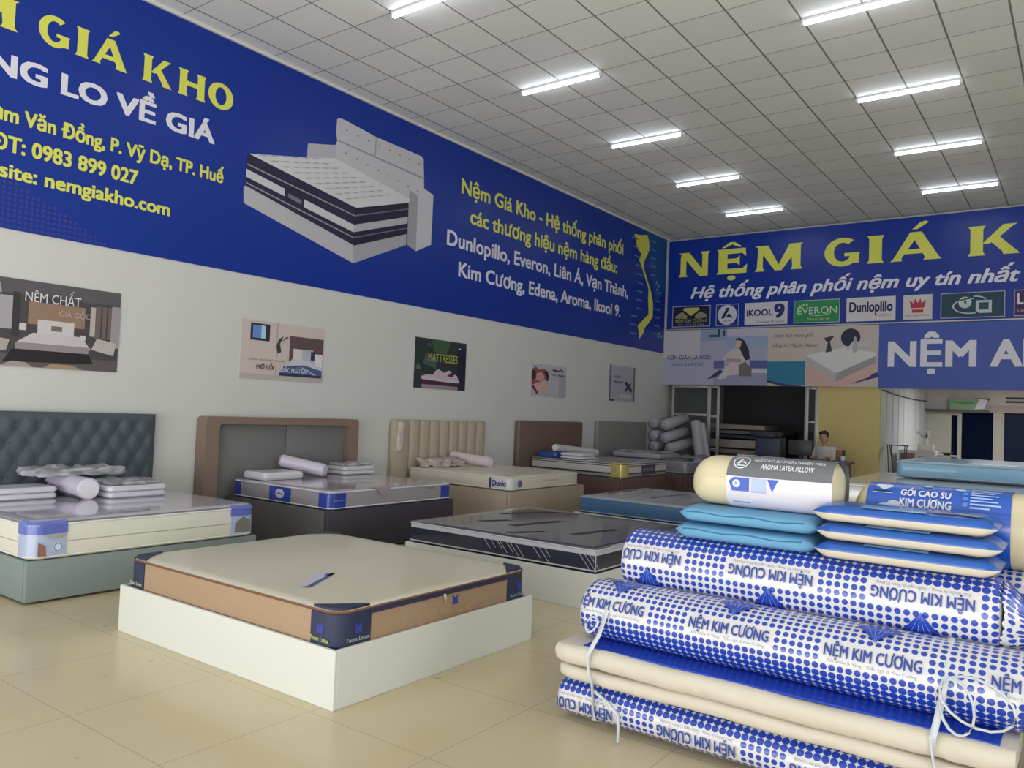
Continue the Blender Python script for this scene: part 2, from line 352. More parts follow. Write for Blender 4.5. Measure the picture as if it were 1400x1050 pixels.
def dot_mat(name, period, boxw, boxh, u0, v0, vsol, cell=.045):
    """blue dots on white film; white text boxes; dots swell into solid blue towards arc length vsol. UV in metres"""
    m = bpy.data.materials.new(name); m.use_nodes = True; nt = m.node_tree; N = NT(nt); b = nt.nodes['Principled BSDF']
    uv = nt.nodes.new('ShaderNodeUVMap'); sp = nt.nodes.new('ShaderNodeSeparateXYZ'); nt.links.new(uv.outputs[0], sp.inputs[0]); u, v = sp.outputs[0], sp.outputs[1]
    cell = period / 18
    fu = N.m('SUBTRACT', N.m('FRACT', N.m('DIVIDE', N.m('SUBTRACT', u, u0), cell)), .5); fv = N.m('SUBTRACT', N.m('FRACT', N.m('ADD', N.m('DIVIDE', N.m('SUBTRACT', v, v0), cell), .5)), .5)
    d = N.m('SQRT', N.m('ADD', N.m('MULTIPLY', fu, fu), N.m('MULTIPLY', fv, fv)))
    dist = N.m('ABSOLUTE', N.m('SUBTRACT', v, vsol))
    r = N.m('MAXIMUM', .37, N.m('SUBTRACT', .86, N.m('MULTIPLY', dist, 2.0)))
    r = N.m('MAXIMUM', N.m('MULTIPLY', N.m('LESS_THAN', dist, .05), 2), N.m('MINIMUM', r, .50))
    dot = N.m('LESS_THAN', d, r)
    pu = N.m('ABSOLUTE', N.m('SUBTRACT', N.m('MULTIPLY', N.m('FRACT', N.m('ADD', N.m('DIVIDE', N.m('SUBTRACT', u, u0), period), .5)), period), period / 2))
    bx = N.m('MULTIPLY', N.m('LESS_THAN', pu, 6 * cell), N.m('LESS_THAN', N.m('ABSOLUTE', N.m('SUBTRACT', v, v0)), 1.5 * cell))
    f = N.m('MULTIPLY', dot, N.m('SUBTRACT', 1, bx))
    nt.links.new(N.mix(f, lin((214, 212, 214)), lin((30, 66, 172))), b.inputs['Base Color'])
    b.inputs['Roughness'].default_value = .32; b.inputs['Coat Weight'].default_value = .4; b.inputs['Coat Roughness'].default_value = .12
    tc = nt.nodes.new('ShaderNodeTexCoord'); n = nt.nodes.new('ShaderNodeTexNoise'); n.inputs['Scale'].default_value = 14; n.inputs['Detail'].default_value = 3; nt.links.new(tc.outputs['Object'], n.inputs['Vector'])
    bp = nt.nodes.new('ShaderNodeBump'); bp.inputs['Strength'].default_value = .35; bp.inputs['Distance'].default_value = .02; nt.links.new(n.outputs['Fac'], bp.inputs['Height']); nt.links.new(bp.outputs['Normal'], b.inputs['Normal'])
    return m

# ------------------------------------------------------------------ the room
RX, FY, BY = 14.0, -2.0, 17.3
DARKW = mat('storage_wall', (92, 92, 98), .8, .2)
mb = MB(); mb.box(0, RX, FY, 24.2, -.1, 0, floor_mat()); struct('floor', mb)
mb = MB(); mb.box(0, RX, FY, BY + .1, CEIL, CEIL + .1, ceiling_mat()); struct('ceiling', mb)
mb = MB(); mb.box(-.15, 0, FY, 24.2, 0, CEIL + .1, WALL); struct('wall_left', mb)
mb = MB(); mb.box(RX, RX + .15, FY, 24.2, 0, CEIL + .1, WALL); struct('wall_right', mb)
mb = MB(); mb.box(0, RX, BY, BY + .15, 2.33, CEIL, WALL); struct('wall_back', mb)
YW = mat('cream_yellow_paint', (212, 192, 132), .7, .3, noise_amt=.05, noise_scale=3)
mb = MB(); mb.box(3.50, 4.70, BY + .03, BY + .15, 0, 2.33, YW); struct('wall_cream', mb)
# added window, unseen, its glowing pane and frame backing the side fill lamp
mb = MB(); mb.box(RX - .02, RX, 2.4, 8.0, 1.3, 3.9, mat('added_glow_pane', (226, 236, 244), .2, emit=1.2)); w2 = struct('added_window', mb)
mb = MB()
for a, b_, c, d in ((2.3, 8.1, 1.2, 1.3), (2.3, 8.1, 3.9, 4.0), (2.3, 2.4, 1.3, 3.9), (8.0, 8.1, 1.3, 3.9), (4.22, 4.28, 1.3, 3.9), (6.12, 6.18, 1.3, 3.9)): mb.box(RX - .05, RX, a, b_, c, d, ALU)
mb.build('window_frame', w2, 0)
# storage room and passage behind
mb = MB(); mb.box(0, 4.55, 21.0, 21.1, 0, 2.6, DARKW); struct('wall_storage', mb)
mb = MB(); mb.box(0, RX, BY + .15, 24.2, 2.62, 2.7, mat('soffit', (150, 148, 146), .8)); struct('ceiling_passage', mb)
mb = MB(); mb.box(8.6, 8.7, BY + .15, 24, 0, 2.62, WALL); struct('wall_passage', mb)
mb = MB(); mb.box(8.7, RX, BY, BY + .15, 0, 2.33, WALL); struct('wall_back_lower', mb)
PANEL = mat('sheet_metal_panel', (196, 198, 200), .5, .4)
mb = MB(); y = BY + .15; k = 0
pts = []
while y < 22.95:
    pts += [(4.70, y), (4.70, y + .54), (4.665, y + .55), (4.665, y + .60)]; y += .62
pts = pts + [(4.70, 22.95)]
mb.add([(p[0], p[1], 0) for p in pts] + [(p[0], p[1], 2.62) for p in pts] , [(i, i + 1, len(pts) + i + 1, len(pts) + i) for i in range(len(pts) - 1)], PANEL)
mb.box(4.55, 4.60, BY + .15, 22.95, 0, 2.62, DARKW)
struct('wall_panelled', mb)
FARW = mat('far_wall_paint', (178, 174, 166), .7, .3); PALE = mat('pale_fascia', (196, 188, 186), .6)
mb = MB(); Yf = 23.0
for a, b_, z0, z1 in ((4.55, 5.27, 0, 2.0), (5.41, 5.50, 0, 2.0), (6.19, 6.37, 0, 2.0), (7.5, 8.6, 0, 2.0), (4.55, 8.6, 2.0, 2.62), (6.37, 7.5, 0, .35), (5.27, 5.41, 1.90, 2.0)):
    mb.box(a, b_, Yf, Yf + .12, z0, z1, PALE if z0 == 2.0 else FARW)
struct('wall_far', mb)
mb = MB(); mb.box(4.56, 6.1, Yf - .22, Yf, 1.98, 2.05, mat('ledge', (86, 78, 80), .6)); mb.box(6.1, 8.6, Yf - .06, Yf, 2.0, 2.16, mat('fascia_strip', (168, 150, 146), .6)); struct('trim_1', mb)
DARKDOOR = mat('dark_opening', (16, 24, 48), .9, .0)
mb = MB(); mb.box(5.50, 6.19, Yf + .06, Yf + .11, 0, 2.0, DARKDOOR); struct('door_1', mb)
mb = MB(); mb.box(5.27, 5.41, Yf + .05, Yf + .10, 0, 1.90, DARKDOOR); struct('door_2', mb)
mb = MB(); mb.box(6.37, 7.5, Yf + .04, Yf + .09, .35, 2.0, mat('dark_glass', (22, 32, 58), .5, .1)); w1 = struct('window_1', mb)
mb = MB(); mb.bbox(6.37, 6.42, Yf, Yf + .05, .35, 2.0, FARW, .005); mb.bbox(6.37, 7.5, Yf, Yf + .05, .35, .42, FARW, .005); mb.bbox(7.45, 7.5, Yf, Yf + .05, .42, 2.0, FARW, .005); mb.build('window_frame', w1)
mb = MB()
for x0, x1, z in ((5.75, 6.1, 2.30), (6.45, 7.3, 2.34), (6.45, 7.3, 2.25)): mb.box(x0, x1, Yf - .02, Yf, z, z + .045, mat('vent_black', (40, 38, 46), .6))
struct('trim_2', mb)
area('passage_fill', (6.6, 20.4, 2.58), (0, 0, 0), 1.2, .2, 70, (.95, .97, 1))  # added area lamp that brightens the passage, with an unseen tube housing
t = thing('tube_light', (6.6, 20.4, 2.62), 'added unseen ceiling tube for the passage fill behind the blue banner', 'light')
mb = MB(); mb.bbox(6.0, 7.2, 20.33, 20.47, 2.595, 2.62, WHITE, .005); mb.build('housing', t)
# cornice on the left wall, front return of the shop front
mb = MB(); mb.box(0, .035, FY, BY, CEIL - .035, CEIL, mat('cornice', (216, 214, 210), .5)); struct('trim_3', mb)
mb = MB(); mb.box(0, .015, FY, BY, 0, .1, mat('skirting', (170, 162, 148), .4)); struct('baseboard_left', mb)
# aluminium partition with glass towards the storage room
GLASS = mat('smoked_glass', (70, 74, 82), .06, .5, alpha=.28)
def frame_screen(name, poles, rails, panes, label):
    t = thing(name, (poles[0][0], BY + .06, 0), label, 'partition')
    for a, b_ in poles:
        mb = MB(); mb.bbox(a, b_, BY + .03, BY + .09, 0, 2.33, ALU, .004); mb.build('post', t)
    for a, b_, z in rails:
        mb = MB(); mb.bbox(a, b_, BY + .035, BY + .085, z, z + .055, ALU, .004); mb.build('rail', t)
    for a, b_, z0, z1 in panes:
        mb = MB(); mb.box(a, b_, BY + .055, BY + .062, z0, z1, GLASS); mb.build('pane', t)
    return t
frame_screen('glass_partition', [(.16, .215), (1.03, 1.12), (1.265, 1.33)], [(.215, 1.03, 1.62), (.215, 1.03, .85), (.215, 1.03, 2.27), (1.12, 1.265, 1.60), (1.12, 1.265, .85), (1.12, 1.265, 2.27)],
             [(.215, 1.03, .9, 1.62), (.215, 1.03, 1.675, 2.27)], 'aluminium framed glass partition behind the heap of bolsters')
frame_screen('glass_partition', [(3.22, 3.30), (3.43, 3.50)], [(3.30, 3.43, 1.55), (3.30, 3.43, 2.27)], [(3.30, 3.43, .1, 1.55), (3.30, 3.43, 1.605, 2.27)], 'narrow aluminium framed panel at the edge of the cream wall')

# ceiling tube lights
TUBE = mat('lit_tube', (236, 244, 255), .4, emit=15)
LAMPW = mat('lamp_housing', (214, 214, 214), .4)
ords = {3.494: 'third from the camera end', 5.894: '', 8.294: '', 10.694: '', 13.094: '', 15.494: ''}
for cx, side in ((2.057, 'left row'), (5.657, 'right row')):
    for k, y in enumerate((15.494, 13.094, 10.694, 8.294, 5.894)):
        if side == 'right row' and k == 4: continue
        wh = ('closest to the back wall', 'second out from the back wall', 'third out from the back wall', 'fourth out from the back wall', 'fifth out from the back wall')[k]
        t = thing('tube_light', (cx + .6, y, CEIL), 'white ceiling tube light of the %s, %s' % (side, wh), 'light', 'ceiling tube lights')
        mb = MB(); mb.bbox(cx, cx + 1.2, y - .028, y + .028, CEIL - .03, CEIL, LAMPW, .006); mb.build('housing', t)
        mb = MB(); cyl(mb, (cx + .03, y, CEIL - .048), (cx + 1.17, y, CEIL - .048), .021, TUBE, 12, .004); mb.build('tube', t)
        for e0 in (cx, cx + 1.17):
            mb = MB(); mb.bbox(e0, e0 + .03, y - .026, y + .026, CEIL - .074, CEIL - .03, LAMPW, .005); mb.build('end_cap', t)

# ------------------------------------------------------------------ left banner
LW = lambda d: (lambda u, v: (.012 + d, u, v))
t = thing('wall_banner', (0, 9, 3.06), 'long blue banner across the top of the left wall', 'banner')
mb = MB(); mb.box(0, .012, -1.9, 17.1, 3.06, CEIL - .04, BLUE); mb.build('banner_sheet', t)
mb = MB(); title(mb, LW(.002), [('N', '', 1.30, 1.72), ('E', 'cd', 1.83, 2.20), ('M', '', 2.46, 3.085), ('G', '', 3.26, 3.55), ('I', '', 3.60, 3.735), ('A', 'a', 3.765, 4.125), ('K', '', 4.285, 4.62), ('H', '', 4.69, 5.03), ('O', '', 5.06, 5.385)], YEL, 4.902, .287)
mb.build('lettering', t, 0, label='yellow title lettering')
mb = MB(); text(mb, LW(.002), 'KHÔNG LO VỀ GIÁ', WHT, 3.503, 5.16, 4.474, .195, .04, ref='LO VỀ GIÁ'); mb.build('lettering', t, 0, label='white slogan lettering')
mb = MB(); text(mb, LW(.002), 'Phạm Văn Đồng, P. Vỹ Dạ, TP. Huế', YEL, 3.191, 5.303, 4.055, .137, .036, ref='Văn Đồng, P. Vỹ Dạ, TP. Huế'); mb.build('lettering', t, 0, label='yellow address line')
mb = MB(); text(mb, LW(.002), 'SĐT: 0983 899 027', YEL, 3.272, 4.300, 3.778, .142, .036, ref='0983 899 027'); mb.build('lettering', t, 0, label='yellow telephone line')
mb = MB(); text(mb, LW(.002), 'Website: nemgiakho.com', YEL, 3.402, 4.673, 3.532, .13, .036, ref='nemgiakho.com'); mb.build('lettering', t, 0, label='yellow website line')
for i, (s, a, b_, z, m_, hh) in enumerate((('Nệm Giá Kho - Hệ thống phân phối', 9.56, 14.96, 5.0, YEL, .232), ('các thương hiệu nệm hàng đầu:', 9.81, 14.72, 4.565, YEL, .232), ('Dunlopillo, Everon, Liên Á, Vạn Thành,', 9.262, 15.236, 4.115, WHT, .232), ('Kim Cương, Edena, Aroma, Ikool 9.', 9.568, 14.927, 3.665, WHT, .226))):
    mb = MB(); text(mb, LW(.002), s, m_, a, b_, z, hh, .028); mb.build('lettering', t, 0, label='%s line of the brand list' % ('first', 'second', 'third', 'fourth')[i])
# dotted corner pattern at the lower left of the banner
mb = MB(); DOTB = flat((52, 60, 138))
for i in range(22):
    for j in range(11):
        if j < 10 - i * .45: mb.poly(LW(.002), disc(2.95 + i * .05, 3.09 + j * .05, .016, n=8), DOTB)
mb.build('dot_pattern', t, 0)
# printed bed picture
PR = [('base_l', (188, 186, 192), [(5.582, 4.079), (5.609, 4.109), (7.336, 3.731), (7.352, 3.481), (5.593, 3.894)]), ('base_r', (168, 166, 174), [(7.336, 3.731), (8.35, 4.09), (8.356, 3.929), (7.352, 3.481)]),
 ('head', (196, 194, 200), [(6.944, 4.8), (6.926, 4.958), (6.969, 5.057), (6.944, 5.157), (6.95, 5.34), (7.0, 5.372), (7.09, 5.373), (7.655, 5.321), (8.60, 5.312), (8.648, 5.28), (8.692, 4.797), (8.386, 4.53)]),
 ('arm', (184, 182, 190), [(6.485, 4.65), (6.49, 4.87), (6.52, 4.885), (6.959, 4.993), (6.951, 4.79)]), ('arm2', (198, 196, 202), [(8.371, 4.753), (8.60, 4.835), (8.72, 4.84), (8.897, 4.798), (8.892, 4.034), (8.565, 3.874), (8.373, 3.933)]),
 ('arm2s', (160, 158, 168), [(8.371, 4.753), (8.56, 4.70), (8.565, 3.874), (8.373, 3.933)]),
 ('top', (214, 212, 216), [(5.623, 4.495), (6.484, 4.692), (6.951, 4.814), (8.397, 4.616), (8.367, 4.549), (7.377, 4.247), (7.303, 4.252)]),
 ('side', (44, 38, 66), [(5.609, 4.468), (5.623, 4.497), (7.334, 4.237), (7.336, 3.727), (5.609, 4.105)]), ('sidr', (32, 28, 54), [(7.334, 4.237), (8.367, 4.556), (8.363, 4.092), (7.337, 3.72)]),
 ('s1', (206, 204, 212), [(5.601, 4.306), (6.169, 4.208), (6.175, 4.113), (5.607, 4.211)]), ('s2', (206, 204, 212), [(6.466, 4.149), (7.325, 4.004), (7.325, 3.901), (6.472, 4.047)]), ('sr', (180, 178, 188), [(7.325, 4.004), (8.363, 4.346), (8.36, 4.246), (7.325, 3.901)]),
 ('g1', (150, 148, 164), [(5.616, 4.372), (7.334, 4.140), (7.335, 4.122), (5.616, 4.354)]), ('g2', (150, 148, 164), [(5.611, 4.150), (7.329, 3.838), (7.33, 3.82), (5.612, 4.132)]), ('g3', (110, 108, 132), [(7.335, 4.140), (8.365, 4.470), (8.365, 4.455), (7.335, 4.122)]), ('g4', (110, 108, 132), [(7.33, 3.838), (8.362, 4.185), (8.362, 4.17), (7.33, 3.82)]),
 ('seam', (150, 148, 158), [(6.982, 5.072), (8.672, 5.0), (8.674, 4.981), (6.983, 5.055)]), ('sv', (160, 158, 168), [(7.65, 5.32), (7.668, 5.32), (7.668, 5.04), (7.65, 5.04)]), ('logo', (120, 116, 130), [(6.22, 4.165), (6.43, 4.126), (6.43, 4.07), (6.22, 4.11)])]
mb = MB()
for k, (n_, c, p) in enumerate(PR): mb.poly(LW(.002 + .0004 * k), p, flat(c))
random.seed(3)
for i in range(9):      # quilting on the printed mattress top
    f = i / 9; a = (5.75 + f * 1.55, 4.50 - f * .22); b_ = (a[0] + .95 - .1 * f, a[1] + .22 + .06 * f)
    for j in range(6):
        g = j / 6; x_ = a[0] + (b_[0] - a[0]) * g; z_ = a[1] + (b_[1] - a[1]) * g + .01
        mb.poly(LW(.0105), [(x_, z_), (x_ + .10, z_ + .014), (x_ + .16, z_ + .045), (x_ + .06, z_ + .026)], flat((176, 174, 184)))
for r_ in range(2):
    for j in range(8):
        f = j / 7; mb.poly(LW(.0105), disc(7.12 + f * 1.42, (5.24 if r_ == 0 else 4.93) - f * .06 - (.10 * f if r_ else 0), .022, .012, 8), flat((140, 138, 150)))
mb.build('bed_print', t, 0)
# map print near the far end
MAP = [(15.44, 5.547), (15.777, 5.59), (16.065, 5.654), (16.164, 5.512), (16.194, 5.355), (16.098, 5.202), (15.963, 5.043), (15.933, 4.904), (16.14, 4.643), (16.37, 4.38), (16.466, 4.149), (16.47, 3.849), (16.301, 3.694), (16.104, 3.564), (16.026, 3.422), (15.836, 3.27), (15.794, 3.451), (15.745, 3.564), (16.032, 3.743), (16.257, 3.878), (16.2, 4.248), (16.215, 4.439), (15.956, 4.748), (15.828, 4.913), (15.705, 5.024), (15.808, 5.175), (15.585, 5.266), (15.532, 5.44)]
mb = MB(); mb.poly(LW(.0015), [(15.95, 5.73), (17.09, 5.73), (17.09, 4.5), (16.6, 4.2), (16.3, 4.75), (16.25, 5.3)], flat((26, 84, 152)))
mb.poly(LW(.003), MAP, YEL)
for k in range(24):
    z = 5.55 - k * .095; f = k % 2; x_ = (16.25 if f == 0 else 15.3 + .35 * min(1, k / 10) - (.25 if k > 18 else 0)) + (.28 if 8 < k and f == 0 else 0)
    mb.poly(LW(.003), [(x_, z), (x_ + .30, z), (x_ + .30, z + .022), (x_, z + .022)], flat((120, 146, 208)))
for a, b_ in ((16.62, 4.66), (16.72, 4.58), (16.66, 4.5), (16.8, 4.44), (16.85, 3.5), (16.95, 3.44), (16.78, 3.42)):
    mb.poly(LW(.003), disc(a, b_, .05, .03, 8), flat((130, 176, 196)))
mb.build('map_print', t, 0)

# ------------------------------------------------------------------ posters on the left wall
def poster(y0, y1, z0, z1, bg, shapes, texts, label, tilt=0):
    t = thing('wall_poster', (0, (y0 + y1) / 2, z0), label, 'poster', 'posters along the left wall')
    mb = MB(); mb.box(.0, .006, y0, y1, z0, z1, flat(bg)); mb.build('poster_sheet', t, 0)
    mb = MB()
    for k, (c, p) in enumerate(shapes): mb.poly(lambda u, v: (.0075 + .0004 * k, y0 + u * (y1 - y0), z0 + v * (z1 - z0)), p, flat(c))
    for s, c, u0, u1, v, h, b_ in texts: text(mb, lambda u, v_: (.016, u, v_), s, flat(c), y0 + u0 * (y1 - y0), y0 + u1 * (y1 - y0), z0 + v * (z1 - z0), h * (z1 - z0), b_, res=2)
    mb.build('picture', t, 0)
R4 = lambda a, b_, c, d: [(a, b_), (c, b_), (c, d), (a, d)]
poster(2.95, 4.2, 1.79, 2.61, (74, 70, 74), [((96, 88, 88), R4(0, 0, 1, .14)), ((92, 88, 92), R4(.0, .83, 1, 1)), ((168, 166, 170), R4(.10, .42, .19, .80)), ((60, 54, 56), R4(.19, .35, .24, .85)),
  ((150, 122, 104), R4(.30, .50, .72, .76)), ((206, 200, 200), R4(.37, .38, .64, .56)), ((120, 104, 100), R4(.47, .44, .55, .50)), ((200, 194, 196), [(.22, .27), (.78, .25), (.70, .40), (.34, .40)]), ((150, 140, 142), R4(.22, .20, .76, .28)),
  ((36, 32, 36), [(.14, .05), (.8, .08), (.76, .2), (.2, .2)]), ((110, 98, 96), R4(.80, .40, .93, .80)), ((70, 62, 62), R4(.845, .40, .855, .80)), ((70, 62, 62), R4(.89, .40, .9, .80)), ((158, 152, 154), R4(.93, .30, 1, .82)), ((186, 176, 172), R4(.76, .42, .80, .78)),
  ((188, 180, 176), [(.78, .26), (.96, .2), (.98, .36), (.82, .40)]), ((176, 166, 158), [(0, .12), (.16, .18), (.18, .3), (0, .33)]), ((204, 200, 196), R4(.24, .42, .29, .50)), ((204, 200, 196), R4(.69, .36, .73, .42)), ((166, 156, 146), [(.12, 0), (.35, .0), (.3, .05), (.2, .06)]), ((166, 140, 118), [(.42, 0), (.72, 0), (.64, .05), (.48, .05)]), ((160, 158, 160), [(0, .86), (.11, .82), (.1, .93), (.04, 1), (0, 1)])],
  [('NÊM CHẤT', (226, 222, 226), .27, .68, .76, .11, .004), ('GIÁ GỐC', (190, 170, 160), .52, .76, .62, .07, .004)], 'dark poster of a bedroom with white lettering, beyond the tufted headboard')
poster(5.66, 6.92, 1.82, 2.53, (204, 190, 186), [((186, 174, 172), R4(0, 0, 1, .09)), ((48, 44, 58), R4(.10, .66, .32, .95)), ((104, 140, 206), R4(.125, .70, .22, .92)), ((176, 208, 226), R4(.22, .70, .27, .92)), ((150, 138, 136), R4(.405, .1, .41, 1)),
  ((98, 78, 80), R4(.56, .5, .99, .80)), ((98, 78, 80), R4(.56, .35, .62, .5)), ((214, 206, 208), R4(.61, .33, .76, .58)), ((178, 184, 200), R4(.72, .33, .86, .58)), ((60, 58, 92), R4(.83, .40, .88, .56)), ((224, 218, 220), R4(.88, .2, .98, .52)), ((200, 202, 214), [(.50, .18), (.98, .15), (.98, .28), (.80, .38), (.60, .40)]), ((76, 92, 134), [(.44, .10), (.98, .09), (.98, .22), (.75, .30), (.50, .26)]), ((150, 168, 200), [(.70, .26), (.74, .26), (.96, .10), (.90, .10)]), ((44, 54, 92), R4(.45, .085, .97, .13)),
  ((60, 66, 64), [(.42, .46), (.46, .50), (.44, .64), (.48, .78), (.43, .72), (.40, .60)]), ((76, 80, 78), [(.46, .68), (.54, .76), (.52, .78)])],
  [('MỞ LỐI', (70, 58, 70), .18, .38, .175, .075, .02), ('GIẤC NGỦ SAY', (206, 212, 230), .46, .80, .15, .075, .02), ('LÊN SÓNG MƠ', (150, 132, 132), .08, .5, .32, .03, .01)], 'pale pink poster of a bed with blue blanket and wall screen')
poster(8.655, 9.85, 1.85, 2.61, (46, 54, 58), [((38, 58, 50), R4(0, .3, .35, .8)), ((64, 92, 66), [(.35, .75), (.6, .70), (.68, 1), (.3, 1)]), ((74, 90, 88), [(.15, .5), (.4, .4), (.4, .7), (.2, .72)]), ((96, 112, 108), [(.02, .38), (.12, .36), (.06, .52)]), ((34, 34, 60), R4(.82, 0, 1, .9)), ((80, 86, 100), [(.2, .86), (.3, .84), (.26, .95)]),
  ((58, 48, 60), R4(.14, .0, .86, .18)), ((150, 138, 148), [(.14, 0), (.84, .0), (.84, .07), (.14, .08)]), ((206, 190, 204), [(.12, .24), (.36, .28), (.84, .24), (.88, .16), (.80, .14), (.14, .18)]), ((200, 180, 194), [(.10, .28), (.34, .28), (.40, .38), (.46, .40), (.56, .34), (.66, .40), (.74, .34), (.82, .30), (.86, .20), (.4, .22)]), ((70, 52, 60), [(.62, .28), (.72, .26), (.80, .36), (.74, .38)]), ((84, 40, 66), R4(.14, .09, .86, .15)), ((200, 206, 214), R4(.83, .85, .88, .88))],
  [('MATTRESSES', (176, 184, 84), .24, .82, .55, .16, .0)], 'square dark green forest poster with a reclining white figure')
poster(11.72, 12.89, 1.845, 2.44, (186, 184, 194), [((170, 168, 178), R4(.78, 0, 1, .7)), ((150, 84, 86), [(0, .35), (.2, .4), (.3, .5), (.46, .6), (.46, .78), (.36, .86), (.2, .82), (.1, .92), (0, .8)]), ((206, 160, 156), [(.1, .5), (.3, .46), (.36, .62), (.26, .76), (.14, .7)]), ((54, 34, 40), [(.34, .76), (.42, .80), (.48, .66), (.46, .5), (.4, .48), (.42, .62)]), ((70, 40, 46), [(0, .5), (.12, .54), (.1, .8), (0, .78)]), ((214, 172, 170), [(.02, .3), (.2, .12), (.5, .14), (.5, .34), (.3, .46), (.12, .42)]), ((110, 50, 60), [(0, .3), (.14, .08), (.2, .1), (.06, .34)])],
  [('Nguồn', (60, 54, 70), .58, .90, .82, .07, .03), ('tự nhiên', (112, 106, 120), .55, .95, .68, .06, .015)], 'pale poster of a couple lying close together in red')
poster(14.57, 15.72, 1.86, 2.62, (176, 174, 186), [((120, 116, 140), R4(0, 0, .06, 1)), ((110, 104, 136), R4(.94, 0, 1, 1)), ((70, 66, 84), R4(0, 0, .2, .05)), ((52, 66, 70), [(.58, .30), (.66, .28), (.72, .38), (.86, .26), (.9, .34), (.8, .44), (.86, .54), (.76, .5), (.64, .58), (.58, .52), (.68, .42)]), ((208, 190, 196), R4(.4, .1, .86, .2))],
  [('Giấc', (96, 90, 108), .18, .42, .66, .05, .02), ('ngủ ngon', (80, 76, 96), .16, .52, .52, .06, .02)], 'narrow grey poster with a small dark plant, nearest the corner')

# ------------------------------------------------------------------ back banners
BW = lambda d: (lambda u, v: (u, 17.2 - d, v))
t = thing('wall_banner', (3.6, 17.2, 3.65), 'blue title banner with a row of logos on the back wall', 'banner')
mb = MB(); mb.box(.0, 11.5, 17.2, 17.28, 3.615, 5.73, BLUE); mb.build('banner_sheet', t, 0)
mb = MB()
for a, b_, c, d in ((0, 11.5, 5.715, 5.735), (0, 11.5, 3.61, 3.635), (0, .03, 3.635, 5.715), (11.47, 11.5, 3.635, 5.715)): mb.box(a, b_, 17.185, 17.28, c, d, ALU)
mb.build('banner_frame', t, 0)
mb = MB(); title(mb, BW(.003), [('N', '', .29, 1.05), ('E', 'cd', 1.21, 1.925), ('M', '', 2.10, 3.14), ('G', '', 3.58, 4.29), ('I', '', 4.41, 4.745), ('A', 'a', 4.855, 5.77), ('K', '', 6.21, 7.06), ('H', '', 7.25, 8.08), ('O', '', 8.2, 9.0)], YEL, 4.85, .565)
mb.build('lettering', t, 0, label='large yellow title lettering')
mb = MB(); text(mb, BW(.003), 'Hệ thống phân phối nệm uy tín nhất', WHT, .615, 7.06, 4.335, .255, .03, .32); mb.build('lettering', t, 0, label='white slanted slogan')
LOGOS = [((20, 24, 58), .166, 1.104), ((30, 42, 128), 1.233, 1.766), ((206, 202, 210), 1.901, 2.843), ((40, 138, 84), 2.974, 3.919), ((212, 208, 212), 4.047, 4.976), ((208, 204, 206), 5.115, 5.631), ((24, 66, 84), 5.773, 6.838), ((66, 34, 92), 6.976, 7.7)]
